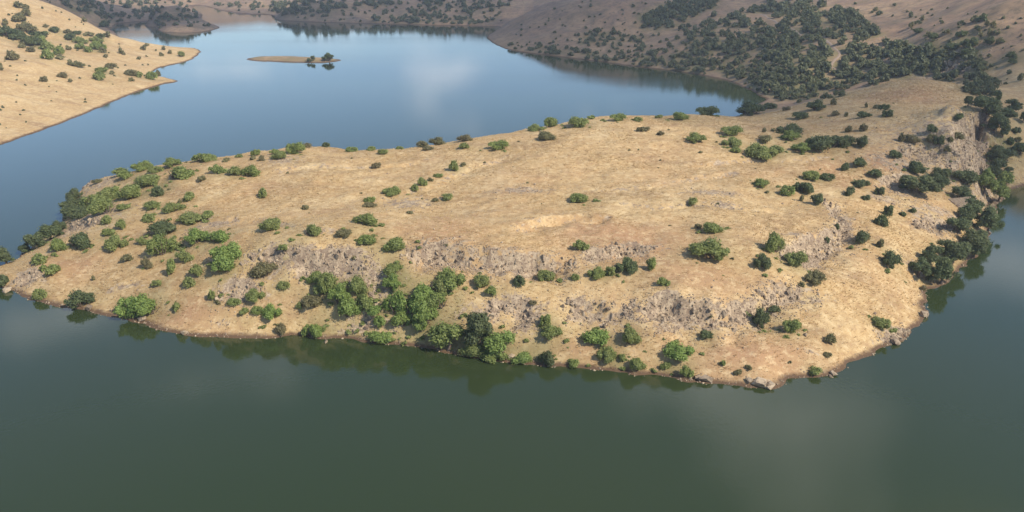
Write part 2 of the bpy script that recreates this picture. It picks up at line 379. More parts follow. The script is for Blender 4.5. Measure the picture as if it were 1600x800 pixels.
AX = axis(-132, 150, -1450, 1450, 0.62, 1.03, 16)
AY = axis(104, 285, -600, 2500, 0.62, 1.022, 18)
GX, GY = np.meshgrid(AX, AY)           # rows = y
fit = tps_fit(CP)
base = tps_eval(fit, GX, GY)
SD = seg_dist(GX, GY, lake); inl = inside(GX, GY, lake); SD = np.where(inl, -SD, SD)
SDI = seg_dist(GX, GY, isl); ini = inside(GX, GY, isl); SDI = np.where(ini, SDI, -SDI)
NEAR = sstep(320, 240, GY) * sstep(175, 140, GX) * sstep(-180, -150, GX)       # 1 on the peninsula
FARW = 1 - NEAR
rel = fbm(GX / 14, GY / 14, 3, 4) * 0.9 * NEAR + fbm(GX / 3.2, GY / 3.2, 9, 3) * 0.28 * NEAR
gully = fbm(GX / 70, GY / 70, 21, 5, 0.55)
rel += FARW * (gully * 4.5 * sstep(5, 60, SD) * (1 + 0.5 * sstep(400, 1000, GY)) + fbm(GX / 16, GY / 16, 31, 3) * 1.0 + (0.5 - np.abs(fbm(GX / 42, GY / 42, 35, 4))) * 3.2 * sstep(8, 50, SD))
land = np.maximum(base, 0.3 + 0.07 * np.clip(SD, 0, 40)) + rel * sstep(1, 9, SD)
w_ = sstep(0.0, 5.0, SD)
wob = fbm(GX / 4.5, GY / 4.5, 41, 3) * 0.5 * np.exp(-np.abs(SD) / 4)
Z = np.where(SD > 0, w_ * land + (1 - w_) * (0.32 * SD + wob), np.maximum(0.4 * SD, -3) + wob)
zi = np.clip(SDI * 0.16, -3, 1.25) + fbm(GX / 6, GY / 6, 55, 3) * 0.25 * sstep(0, 5, SDI)
Z = np.where(SDI > -12, np.maximum(Z, zi), Z)

def sample(A, x, y):
    x = np.asarray(x, float); y = np.asarray(y, float)
    i = np.clip(np.searchsorted(AX, x) - 1, 0, len(AX) - 2); j = np.clip(np.searchsorted(AY, y) - 1, 0, len(AY) - 2)
    fx = np.clip((x - AX[i]) / (AX[i + 1] - AX[i]), 0, 1); fy = np.clip((y - AY[j]) / (AY[j + 1] - AY[j]), 0, 1)
    return (A[j, i] * (1 - fx) + A[j, i + 1] * fx) * (1 - fy) + (A[j + 1, i] * (1 - fx) + A[j + 1, i + 1] * fx) * fy

TT = 85 * 1.0035 ** np.arange(1000); TT = TT[TT < 1900]
def cast(u, v):
    """where the line of sight through each pixel first meets ground or water"""
    u = np.atleast_1d(np.asarray(u, float)); v = np.atleast_1d(np.asarray(v, float))
    D = ray(u, v); out = np.full((len(u), 3), np.nan)
    for s in range(0, len(u), 400):
        d = D[s:s + 400]
        X = d[:, 0:1] * TT; Y = d[:, 1:2] * TT; ZZ = CAMH + d[:, 2:3] * TT
        g = np.maximum(sample(Z, X, Y), 0) - ZZ
        hit = g > 0; k = hit.argmax(1); ok = hit.any(1) & (k > 0)
        r = np.arange(len(d)); k0 = np.maximum(k - 1, 0)
        g0, g1 = g[r, k0], g[r, k]
        t = TT[k0] + (TT[k] - TT[k0]) * np.clip(-g0 / (g1 - g0 + 1e-9), 0, 1)
        p = np.stack([d[:, 0] * t, d[:, 1] * t, CAMH + d[:, 2] * t], -1)
        p[~ok] = np.nan; out[s:s + 400] = p
    return out

# ------------------------------------------------------------------ rock ledges: steps in the terrain
LEDGES = [  # pixels along the top edge, step height, label
    ([(382, 400), (430, 393), (480, 396), (530, 399), (575, 404)], 2.6, 2, "pale broken rock ledge at the left end of the long cliff line"),
    ([(575, 412), (600, 440), (588, 468)], 1.6, 3, "narrow rib of bare rock running downhill between green thickets"),
    ([(630, 394), (680, 388), (730, 395), (790, 403), (850, 405), (900, 407)], 3.0, 2, "long grey rock ledge across the middle of the slope"),
    ([(905, 402), (950, 390), (985, 386), (1018, 386)], 1.8, 2, "low rock ledge behind the row of green bushes right of centre"),
    ([(886, 474), (920, 482), (958, 484), (992, 474)], 2.2, 2, "small rock step above the rounded green shoreline bushes"),
    ([(1000, 492), (1035, 470), (1075, 478), (1120, 487), (1165, 478), (1205, 462)], 3.0, 2, "broad rock face with a dark vertical crack low on the right"),
    ([(1175, 462), (1212, 450), (1245, 453), (1276, 458)], 2.0, 2, "rocky crest at the right end of the lower cliff"),
    ([(1222, 398), (1250, 386), (1285, 372), (1304, 358), (1308, 342), (1298, 328), (1282, 314)], 3.0, 2, "curved wall-like rock rim around the right plateau spur"),
    ([(1478, 236), (1500, 216), (1520, 196), (1534, 190), (1546, 204)], 6.5, 4, "tall grey cliff face above the dark trees on the right"),
    ([(1484, 266), (1504, 244), (1528, 232), (1546, 238)], 3.5, 3, "lower grey step of the tall cliff just above the trees"),
    ([(1404, 238), (1432, 228), (1462, 232), (1480, 246)], 2.2, 2, "grey outcrop below the twiggy bushes near the tall cliff"),
    ([(1372, 292), (1402, 276), (1428, 290), (1440, 300)], 1.8, 2, "jumbled rocks among dark bushes on the right shoulder"),
    ([(1430, 352), (1455, 342), (1482, 352), (1492, 366)], 2.0, 2, "brown rock outcrop beside the right shoreline trees"),
    ([(98, 356), (125, 348), (158, 346)], 1.8, 2, "flat rock shelf on the left shoulder above the round bush"),
    ([(22, 438), (42, 428), (62, 434)], 1.8, 2, "bare rock knob at the left tip of the peninsula"),
    ([(138, 288), (158, 277), (186, 272)], 1.6, 2, "pink rock slab on the back left corner beside the thicket"),
    ([(760, 478), (795, 474), (828, 484), (842, 500)], 2.4, 2, "crumbling rock face above the large waterside bushes"),
    ([(340, 455), (375, 448), (410, 452)], 1.6, 2, "low outcrop on the grassy slope left of the thickets"),
    ([(555, 505), (580, 494), (592, 510)], 1.4, 2, "pale rock pile just above the waterline left of centre"),
    ([(1378, 534), (1402, 524), (1422, 514)], 1.0, 2, "grey shingle outcrop at the right shoreline"),
    ([(1460, 106), (1490, 100), (1515, 108)], 3.0, 4, "shaded rocky brow behind the knoll at upper right"),
    # faint grassy terraces on the plateau (steps in the ground only)
    ([(800, 362), (822, 350), (855, 343), (900, 338), (960, 342)], 1.7, 2, None),
    ([(560, 318), (620, 305), (680, 288), (740, 262), (800, 240)], 0.6, 2, None),
    ([(960, 318), (1030, 322), (1100, 318), (1180, 326), (1230, 330)], 0.7, 2, None),
    ([(860, 290), (930, 296), (1010, 292), (1080, 280), (1160, 270)], 0.6, 2, None),
    ([(220, 345), (280, 336), (340, 342), (400, 346), (470, 352)], 0.7, 2, None),
    ([(1080, 262), (1150, 252), (1230, 250), (1300, 244)], 0.7, 2, None),
    ([(420, 268), (500, 258), (580, 262), (660, 252)], 0.6, 2, None),
]
LED = []
for px, drop, wid, lab in LEDGES:
    a = np.array(px, float); p = cast(a[:, 0], a[:, 1])
    p = p[~np.isnan(p[:, 0])]
    c = catmull(p[:, :2], 0.8)
    T = np.gradient(c, axis=0); T /= np.linalg.norm(T, axis=1)[:, None] + 1e-9
    Nn = np.column_stack([-T[:, 1], T[:, 0]])
    up = (sample(Z, *(c + 3 * Nn).T) - sample(Z, *(c - 3 * Nn).T)).mean()
    if up < 0: Nn = -Nn
    LED.append([c, Nn, drop, wid, lab])
ROCK = np.zeros_like(Z)
Z0 = Z.copy()
for c, Nn, drop, wid, lab in LED:
    x0, y0 = c.min(0) - 14; x1, y1 = c.max(0) + 14
    i0, i1 = np.searchsorted(AX, [x0, x1]); j0, j1 = np.searchsorted(AY, [y0, y1])
    x, y = GX[j0:j1, i0:i1], GY[j0:j1, i0:i1]
    d2 = (x[..., None] - c[:, 0]) ** 2 + (y[..., None] - c[:, 1]) ** 2
    k = d2.argmin(-1); dist = np.sqrt(d2.min(-1))
    s = (x - c[k, 0]) * Nn[k, 0] + (y - c[k, 1]) * Nn[k, 1]
    endd = np.minimum(k, len(c) - 1 - k) * 0.8
    taper = sstep(-0.5, 4, endd) * (dist < np.abs(s) + 2.5)
    s = s + 0.9 * fbm(x / 1.7, y / 1.7, 77, 2) + 0.8 * fbm(x / 5, y / 5, 78, 2)
    A = drop * 0.56 * (0.75 + 0.5 * fbm(x / 4, y / 4, 79, 2))
    dz = A * (np.tanh(s / 0.45) - (0.15 if drop > 5 else 0.45)) * np.exp(-(s / (2.2 + drop)) ** 2) * taper
    Z[j0:j1, i0:i1] += dz * sstep(0.3, 1.5, Z0[j0:j1, i0:i1])
    down = np.exp(-np.where(s > 0, (s / 1.6) ** 2, (s / (1.2 + drop * 0.9)) ** 2)) * sstep(-1, 3, endd + 1) * (dist < np.abs(s) + 2.5)
    if lab is None: down = down * 0.55
    ROCK[j0:j1, i0:i1] = np.maximum(ROCK[j0:j1, i0:i1], down * (0.78 + 0.5 * fbm(x / 5, y / 5, 83, 3)))

PATCH = [(640, 318, 60, 10), (820, 297, 70, 7), (440, 250, 40, 12), (340, 350, 55, 9), (130, 355, 45, 14), (160, 285, 25, 12), (40, 442, 28, 14), (430, 418, 60, 22),
         (480, 412, 60, 14), (570, 430, 40, 26), (582, 490, 20, 30), (560, 512, 40, 12), (700, 412, 60, 16), (780, 420, 80, 16), (820, 505, 26, 34), (760, 485, 60, 18),
         (930, 488, 40, 10), (1000, 482, 50, 16), (1090, 500, 85, 20), (1225, 462, 50, 10), (1262, 378, 45, 12), (1402, 255, 36, 18), (1450, 245, 30, 8), (1510, 238, 36, 40),
         (1450, 355, 40, 16), (1410, 300, 30, 14), (1400, 525, 26, 9), (380, 470, 30, 10), (195, 448, 40, 7), (350, 505, 15, 5), (1262, 548, 14, 6), (985, 392, 36, 8), (1430, 420, 20, 16),
         (1485, 105, 40, 14), (510, 360, 30, 7), (1110, 300, 60, 6), (1130, 322, 50, 6), (840, 345, 40, 4), (1195, 598, 40, 8), (1100, 592, 25, 5), (1250, 470, 60, 8), (1440, 480, 8, 25), (640, 505, 30, 10), (1380, 310, 30, 10), (1465, 330, 30, 12)]
PW = []
for u, v, ru, rv in PATCH:
    p = cast([u, u + ru, u, u], [v, v, v - rv, v + rv])
    if np.isnan(p).any(): continue
    c = p[0, :2]; a = np.linalg.norm(p[1, :2] - c); b = min(max(np.linalg.norm(p[2, :2] - c), np.linalg.norm(p[3, :2] - c)), a * 1.2)
    b = max(b, 0.8); PW.append((c[0], c[1], a, b))
    x0, x1, y0, y1 = c[0] - 2 * a, c[0] + 2 * a, c[1] - 2 * b, c[1] + 2 * b
    i0, i1 = np.searchsorted(AX, [x0, x1]); j0, j1 = np.searchsorted(AY, [y0, y1])
    q = np.exp(-((GX[j0:j1, i0:i1] - c[0]) / a) ** 2 - ((GY[j0:j1, i0:i1] - c[1]) / b) ** 2)
    ROCK[j0:j1, i0:i1] = np.maximum(ROCK[j0:j1, i0:i1], q * 0.62)
ROCK = np.clip(ROCK, 0, 1)
FARM = sstep(330, 420, GY) * sstep(-60, 20, GX) + sstep(600, 680, GY) + sstep(145, 165, GX) * sstep(300, 240, GY + 0 * GX) * 0 + sstep(285, 330, GY) * sstep(60, 120, GX)
FARM = np.where(SDI > -15, 0.85, FARM)  # island soil coloured browner in place of cloud shade
FARM = np.clip(FARM, 0, 1) * (1 - 0.0 * NEAR)
RED = np.zeros_like(Z)
for u, v, ru, rv in [(960, 365, 160, 30), (1120, 430, 90, 30), (1180, 550, 120, 25), (700, 360, 90, 22), (900, 545, 80, 20), (280, 490, 120, 20), (1350, 260, 120, 30), (1430, 150, 60, 14), (110, 415, 60, 20)]:
    p = cast([u, u + ru, u], [v, v, v - rv])
    if np.isnan(p).any(): continue
    a = np.linalg.norm(p[1, :2] - p[0, :2]); b = np.linalg.norm(p[2, :2] - p[0, :2])
    RED = np.maximum(RED, 0.75 * np.exp(-((GX - p[0, 0]) / a) ** 2 - ((GY - p[0, 1]) / b) ** 2))
RED = np.clip(RED + 0.45 * fbm(GX / 18, GY / 18, 91, 4) * NEAR, 0, 1)

# ------------------------------------------------------------------ ground meshes
ny, nx = Z.shape
vid = np.arange(ny * nx).reshape(ny, nx)
Q = np.stack([vid[:-1, :-1], vid[:-1, 1:], vid[1:, 1:], vid[1:, :-1]], -1).reshape(-1, 4)
cz = np.maximum.reduce([Z[:-1, :-1], Z[:-1, 1:], Z[1:, 1:], Z[1:, :-1]]).ravel()
cx = (GX[:-1, :-1] + GX[1:, 1:]).ravel() / 2; cy = (GY[:-1, :-1] + GY[1:, 1:]).ravel() / 2
keep = cz > -0.9
PEN = [(-150, 90), (170, 90), (131, 207), (140, 235), (146, 285), (122, 300), (105, 345), (60, 345), (-60, 275), (-150, 255)]
isp = inside(cx, cy, PEN)
isi = keep & (seg_dist(cx, cy, isl) < 40) & (np.where(inside(cx, cy, isl), 1, -1) * seg_dist(cx, cy, isl) > -20) & (cx > -230) & (cx < -80) & (cy > 440) & (cy < 600)
isl_left = (cx < -60) & (cy < 655) & ~isp & ~isi
far_ = (cy >= 655) & (cx < 20)
VV = np.stack([GX, GY, Z], -1).reshape(-1, 3); GM = []
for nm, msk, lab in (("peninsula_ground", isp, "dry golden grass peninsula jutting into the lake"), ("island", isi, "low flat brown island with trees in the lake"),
                     ("bank", isl_left, "sunlit golden grass bank at upper left"), ("far_hills", far_ & ~isl_left, "distant brown hills across the lake"),
                     ("hillside", ~(isp | isi | isl_left | far_), "shaded scrubby hillside at upper right")):
    q = Q[keep & msk]
    used, inv = np.unique(q.ravel(), return_inverse=True)
    me = mesh_np(nm, VV[used], inv.reshape(-1, 4), True)
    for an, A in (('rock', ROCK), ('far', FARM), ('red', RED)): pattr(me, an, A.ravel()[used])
    GM.append((me, used))
    tag(link(nm, me, mat=M_GROUND), lab, None, None, 'structure')

me = mesh_np("lake", np.array([(-1440, -590, 0), (1440, -590, 0), (1440, 2490, 0), (-1440, 2490, 0)]), np.array([[0, 1, 2, 3]]))
tag(link("lake", me, mat=M_WATER), "calm lake, green near and blue far", None, None, 'structure')

# dirt track winding through the wood on the right hillside
tr = np.array([(1188, 22), (1215, 38), (1245, 50), (1275, 60), (1300, 72), (1312, 84), (1304, 94), (1298, 104), (1312, 110)], float)
tw = cast(tr[:, 0], tr[:, 1]); tw = tw[~np.isnan(tw[:, 0])]
tc = catmull(tw[:, :2], 2.0); T = np.gradient(tc, axis=0); T /= np.linalg.norm(T, axis=1)[:, None]; Nn = np.column_stack([-T[:, 1], T[:, 0]])
vs = []
for s in (-1.0, -0.5, 0, 0.5, 1.0):
    p = tc + Nn * s * 0.75; vs.append(np.column_stack([p, sample(Z, p[:, 0], p[:, 1]) + 0.12 - 0.2 * (abs(s) == 1)]))
vs = np.stack(vs, 1); n = len(tc); ii = np.arange(n * 5).reshape(n, 5)
me = mesh_np("dirt_track", vs.reshape(-1, 3), np.stack([ii[:-1, :-1], ii[:-1, 1:], ii[1:, 1:], ii[1:, :-1]], -1).reshape(-1, 4), True)
tag(link("dirt_track", me, mat=M_TRACK), "pale dirt track winding through the wood", None, None, 'structure')

# ------------------------------------------------------------------ rocks
def rock_mesh(i, flat=False):
    bm = bmesh.new(); r = random.Random(100 + i)
    for k in range(15):
        x, y, z = r.uniform(-1, 1), r.uniform(-1, 1), r.uniform(-1, 1)
        m = max(abs(x), abs(y), abs(z)); l = math.sqrt(x * x + y * y + z * z)
        f = 0.62 / m * 0.6 + 0.62 / l * 0.4 * 1.3
        bm.verts.new((x * f * 0.8, y * f * 0.8, z * f * (0.55 if flat else 0.8)))
    h = bmesh.ops.convex_hull(bm, input=bm.verts)
    bmesh.ops.delete(bm, geom=[g for g in h['geom_interior'] if isinstance(g, bmesh.types.BMVert)], context='VERTS')
    me = bpy.data.meshes.new("rock"); bm.to_mesh(me); bm.free(); me.materials.append(M_ROCK); return me
RM = [rock_mesh(i, i % 3 == 0) for i in range(14)]

def rock_arrays(me):
    v = np.empty(len(me.vertices) * 3); me.vertices.foreach_get('co', v)
    me.calc_loop_triangles(); t = np.empty(len(me.loop_triangles) * 3, np.int32); me.loop_triangles.foreach_get('vertices', t)
    return v.reshape(-1, 3), t.reshape(-1, 3)
RA = [rock_arrays(m) for m in RM]

def rotm(rx, ry, rz):
    return np.array(Matrix.Rotation(rz, 3, 'Z') @ Matrix.Rotation(ry, 3, 'Y') @ Matrix.Rotation(rx, 3, 'X'))

def rubble_mesh(name, pts, sizes):
    vs, fs, tn, off = [], [], [], 0
    for p, s in zip(pts, sizes):
        v, t = RA[rng.integers(len(RA))]
        R = rotm(*rng.uniform(-3, 3, 3))
        sc = s * rng.uniform(0.6, 1.3, 3)
        vs.append((v * sc) @ R.T + p); fs.append(t + off); off += len(v); tn.append(np.full(len(v), rng.random()))
    me = mesh_np(name, np.vstack(vs), np.vstack(fs)); pattr(me, 'tint', np.concatenate(tn)); me.materials.append(M_ROCK); return me

for li, (c, Nn, drop, wid, lab) in enumerate(LED):
    if lab is None: continue
    L_ = len(c) * 0.8
    mid = c[len(c) // 2]
    root = bpy.data.objects.new("rock_ledge", None); COL.objects.link(root)
    root.location = (mid[0], mid[1], float(sample(Z, mid[0], mid[1])))
    tag(root, lab, "rock ledge", "rock ledges on the slopes")
    big = 0.5 + 0.07 * drop if c[:, 1].mean() < 240 else 1.8
    nb = int(np.clip(L_ * 2.2 + drop * 2, 16, 110))
    gap = fbm(c[:, 0] / 4.5, c[:, 1] / 4.5, 87, 2) > -0.5
    if not gap.any(): gap[:] = True
    kk = np.nonzero(gap)[0]
    for b in range(nb):
        k = rng.choice(kk); s = rng.uniform(-drop * 0.7, 0.6)
        p = c[k] + Nn[k] * s + rng.normal(0, 0.3, 2)
        z = float(sample(Z, p[0], p[1]))
        if z < 0.1: continue
        o = bpy.data.objects.new("rock", RM[rng.integers(len(RM))]); COL.objects.link(o); o.parent = root
        sz = rng.uniform(0.5, 1.25) * big
        o.scale = (sz * rng.uniform(0.7, 1.3), sz * rng.uniform(0.6, 1.0), sz * rng.uniform(0.9, 2.0))
        o.rotation_euler = (rng.normal(0, 0.25), rng.normal(0, 0.25), math.atan2(Nn[k][1], Nn[k][0]) + rng.normal(0, 0.5))
        o.location = (p[0] - root.location.x, p[1] - root.location.y, z - 0.12 * sz - root.location.z)
    m = int(L_ * (20 + 9 * drop))
    k = np.where(rng.random(m) < 0.8, rng.choice(kk, m), rng.integers(0, len(c), m)); s = np.where(rng.random(m) < 0.25, rng.uniform(-0.2, 2.0, m), -np.abs(rng.normal(0, 0.9 + drop * 0.75, m)))
    p = c[k] + Nn[k] * s[:, None] + rng.normal(0, 0.4, (m, 2)); z = sample(Z, p[:, 0], p[:, 1]); ok = z > 0.05
    pts = np.column_stack([p, z])[ok] - np.array(root.location)
    o = link("rubble", rubble_mesh("rubble", pts, rng.uniform(0.14, 0.42, len(pts)) * (0.6 + 0.4 * big) * rng.uniform(0.5, 1, len(pts))), root)
    o['kind'] = 'stuff'

# loose stones on the stony patches
pts = []
for x, y, a, b in PW:
    n = int(np.clip(a * b * 3.2, 20, 700))
    p = np.column_stack([rng.normal(x, a * 0.62, n), rng.normal(y, b * 0.62, n)])
    z = sample(Z, p[:, 0], p[:, 1]); ok = z > 0.03; pts.append(np.column_stack([p, z])[ok])
n = 2000
p = np.column_stack([rng.uniform(-125, 145, n), rng.uniform(105, 285, n)]); sdv = sample(SD, *p.T); ok = (sdv > 0) & (rng.random(n) < np.where(sdv < 2.2, 1, 0.45))
p = p[ok]; pts.append(np.column_stack([p, sample(Z, *p.T)]))
# strand line stones
fr = catmull(sf, 0.5); n = 1500
k = rng.integers(0, len(fr), n); p = fr[k] + rng.normal(0, 0.55, (n, 2)); z = sample(Z, *p.T); ok = (z > -0.15) & (z < 0.8)
pts.append(np.column_stack([p, z])[ok])
pts = np.vstack(pts)
o = link("loose_stones", rubble_mesh("loose_stones", pts, np.exp(rng.normal(-1.75, 0.45, len(pts)))))
tag(o, "small loose grey stones scattered over the dry grass", "stones", None, "stuff")

BOULD = [(1102, 594, 20, "pale boulder at the waterline below the near right slope"), (1090, 590, 12, "small whitish boulder left of the pale waterline boulder"),
         (1186, 600, 22, "broad pale boulder at the nearest point of the shore"), (1203, 604, 16, "pointed boulder at the very tip of the nearest shore"),
         (1170, 596, 12, "small boulder beside the broad pale shore boulder"), (222, 500, 12, "white boulder at the water below the twin green bushes"),
         (140, 482, 14, "yellowish boulder in the water right of the dark waterside bush"), (288, 521, 11, "small pale boulder on the shore where the bank turns"),
         (12, 455, 12, "grey boulder in the water off the left tip"), (1302, 586, 12, "pale boulder on the shore right of the nearest point"),
         (1442, 493, 14, "grey boulder jutting from the right shoreline"), (1398, 536, 14, "grey boulder among shingle at the right shoreline"), (798, 558, 13, "yellowish boulder between two waterside bushes"),
         (508, 535, 8, "small flat stone in the water below the bright bush"), (1548, 332, 16, "reddish boulder at the head of the right inlet"), (1500, 322, 34, "pale sloping rock mass between trees at the right inlet")]
for i, (u, v, w, lab) in enumerate(BOULD):
    p = cast([u], [v])[0]
    d = np.linalg.norm(p - np.array([0, 0, CAMH])); s = w * d / F
    o = link("boulder", RM[i % len(RM)]); o.location = (p[0], p[1], max(p[2], 0) + s * 0.14)
    o.scale = (s * 1.0, s * 0.75, s * 0.6); o.rotation_euler = (0.1 * (i % 3), 0.12 * (i % 2), i * 1.3)
    tag(o, lab, "boulder", "boulders along the shore")

# ------------------------------------------------------------------ dry grass tufts on the peninsula
n = 230000
p = np.column_stack([rng.uniform(-130, 148, n), rng.uniform(104, 290, n)])
sdv = sample(SD, *p.T); rk = sample(ROCK, *p.T)
dens = 0.35 + 0.65 * sstep(-0.25, 0.35, fbm(p[:, 0] / 7, p[:, 1] / 7, 61, 3))
ok = (sdv > 0.7) & (rng.random(n) < dens * (1 - 0.85 * sstep(0.3, 0.6, rk)))
p = p[ok]; n = len(p); z = sample(Z, *p.T)
V = np.empty((n, 3, 3, 3)); ang0 = rng.uniform(0, 6.28, n)
hgt = rng.uniform(0.05, 0.15, n)
for b in range(3):
    a = ang0 + b * 2.1 + rng.uniform(-.4, .4, n); lean = rng.uniform(0.14, 0.34, n)
    wd = rng.uniform(0.06, 0.16, n)
    cxy = p + np.stack([np.cos(a + 1.5), np.sin(a + 1.5)], -1) * 0.08
    dx = np.stack([np.cos(a), np.sin(a)], -1) * wd[:, None]
    V[:, b, 0, :2] = cxy - dx; V[:, b, 1, :2] = cxy + dx
    V[:, b, 2, :2] = cxy + np.stack([np.cos(a + 1.2), np.sin(a + 1.2)], -1) * lean[:, None]
    V[:, b, 0, 2] = V[:, b, 1, 2] = z - 0.03; V[:, b, 2, 2] = z + hgt
tint = np.clip(rng.normal(0.5, 0.22, n) + 0.5 * fbm(p[:, 0] / 9, p[:, 1] / 9, 66, 3), 0, 1)
me = mesh_np("dry_grass", V.reshape(-1, 3), np.arange(n * 9).reshape(-1, 3)); pattr(me, 'tint', np.repeat(tint, 9))
tag(link("dry_grass", me, mat=M_GRASS), "dry golden grass tufts covering the peninsula", "grass", None, "stuff")

# ------------------------------------------------------------------ crowns
def crown_arrays(seed, nleaf, leaf, kind):
    """unit crown: radius about 1, base at z=0, height about 1.3 (bush) or 1.7 (tree)"""
    r = np.random.default_rng(seed)
    nl = r.integers(13, 21)
    top = 1.25 if kind == 'bush' else 1.75
    cs = []
    sub = [(r.uniform(0, 6.283), r.uniform(0.1, 0.62)) for _ in range(r.integers(3, 6))]
    for i in range(nl):
        sa, sr = sub[i % len(sub)]
        qx = math.cos(sa) * sr + r.normal(0, 0.24); qy = math.sin(sa) * sr + r.normal(0, 0.24)
        a = math.atan2(qy, qx); rad = min(math.hypot(qx, qy), 0.86)
        zz = r.uniform(0.22, 0.72 if kind == 'bush' else 1.25) * (1.15 - 0.55 * rad)
        if kind != 'bush': zz += 0.25
        cs.append((math.cos(a) * rad, math.sin(a) * rad * r.uniform(0.75, 1), zz, r.uniform(0.16, 0.40) * (1.1 - 0.35 * rad)))
    cs = np.array(cs)
    wgt = cs[:, 3] ** 2; k = r.choice(nl, nleaf, p=wgt / wgt.sum())
    d = r.normal(size=(nleaf, 3)); d /= np.linalg.norm(d, axis=1)[:, None]; d[:, 2] = np.where(d[:, 2] < -0.5, -d[:, 2], d[:, 2])
    rad = cs[k, 3] * np.where(r.random(nleaf) < 0.12, r.uniform(1.1, 1.5, nleaf), r.uniform(0.7, 1.14, nleaf)) * (1 + 0.10 * np.sin(d[:, 0] * 9 + k) * np.cos(d[:, 1] * 8))
    P = cs[k, :3] + d * rad[:, None]
    P[:, 2] = np.maximum(P[:, 2], 0.03 + 0.05 * r.random(nleaf))
    nrm = d + r.normal(0, 0.55, (nleaf, 3)); nrm /= np.linalg.norm(nrm, axis=1)[:, None]
    t = np.cross(nrm, r.normal(size=(nleaf, 3))); t /= np.linalg.norm(t, axis=1)[:, None] + 1e-9; b = np.cross(nrm, t)
    s = leaf * r.uniform(0.55, 1.25, nleaf)[:, None]
    Vq = np.stack([P - t * s, P - b * s * 0.55 + nrm * s * 0.1, P + t * s * 1.1, P + b * s * 0.6 + nrm * s * 0.12], 1).reshape(-1, 3)
    Fq = np.arange(nleaf * 4).reshape(-1, 4)
    tint = np.repeat(np.clip(r.normal(0.45, 0.28, nleaf) + 0.5 * (r.random(nl)[k] - 0.5), 0, 1), 4)
    # leaf-coloured core, tint lowered as inner shade, keeps the crown from being see-through
    bmx = bmesh.new(); bmesh.ops.create_icosphere(bmx, subdivisions=1, radius=1.0)
    iv = np.array([v.co[:] for v in bmx.verts]); it = np.array([[v.index for v in f.verts] for f in bmx.faces]); bmx.free()
    cv = np.vstack([iv * cs[i, 3] * 0.72 * (1 + 0.25 * r.normal(size=(len(iv), 1))) + cs[i, :3] for i in range(nl)])
    cv[:, 2] = np.maximum(cv[:, 2], 0.02)
    ct = np.vstack([it + i * len(iv) for i in range(nl)])
    return Vq, Fq, cv, ct, tint

def crown_mesh(name, seed, nleaf, leaf, kind):
    Vq, Fq, cv, ct, tint = crown_arrays(seed, nleaf, leaf, kind)
    me = mesh_np(name, np.vstack([Vq, cv]), [Fq, ct + len(Vq)])
    pattr(me, 'tint', np.concatenate([tint, np.full(len(cv), 0.4)])); me.materials.append(M_LEAF['g']); return me

def stem_mesh(name, seed, trunk=False):
    r = random.Random(seed); vs, fs = [], []
    def limb(p0, p1, r0, r1, bend):
        n = 5; base_ = len(vs)
        for i in range(n):
            t = i / (n - 1)
            c = Vector(p0).lerp(Vector(p1), t) + Vector(bend) * math.sin(t * math.pi)
            rr = r0 + (r1 - r0) * t
            for k in range(6): vs.append((c.x + rr * math.cos(k * 1.047), c.y + rr * math.sin(k * 1.047), c.z))
        for i in range(n - 1):
            for k in range(6):
                a, b = base_ + i * 6 + k, base_ + i * 6 + (k + 1) % 6
                fs.append((a, b, b + 6, a + 6))
    if trunk:
        limb((0, 0, -0.15), (0.06, 0.03, 0.9), 0.10, 0.055, (0.04, 0.03, 0))
        for k in range(5):
            a = k * 1.3 + r.uniform(-.3, .3)
            limb((0.03, 0.02, r.uniform(0.35, 0.7)), (math.cos(a) * 0.5, math.sin(a) * 0.5, r.uniform(0.8, 1.3)), 0.05, 0.015, (0, 0, 0.06))
    else:
        for k in range(6):
            a = k * 1.05 + r.uniform(-.3, .3); q = r.uniform(0.3, 0.62)
            limb((math.cos(a) * 0.08, math.sin(a) * 0.08, -0.12), (math.cos(a) * q, math.sin(a) * q, r.uniform(0.5, 0.9)), 0.045, 0.012, (0, 0, 0.05))
    me = mesh_np(name, np.array(vs), np.array(fs), True); me.materials.append(M_BARK); return me

BUSH_L = [crown_mesh("foliage", 200 + i, 3600, 0.068, 'bush') for i in range(8)]
BUSH_M = [crown_mesh("foliage", 300 + i, 1500, 0.10, 'bush') for i in range(8)]
BUSH_S = [crown_mesh("foliage", 400 + i, 420, 0.19, 'bush') for i in range(6)]
TREE_L = [crown_mesh("crown", 500 + i, 4200, 0.07, 'tree') for i in range(6)]
STEM = [stem_mesh("stem", 7 + i) for i in range(3)]
TRUNK = [stem_mesh("trunk", 17 + i, True) for i in range(3)]

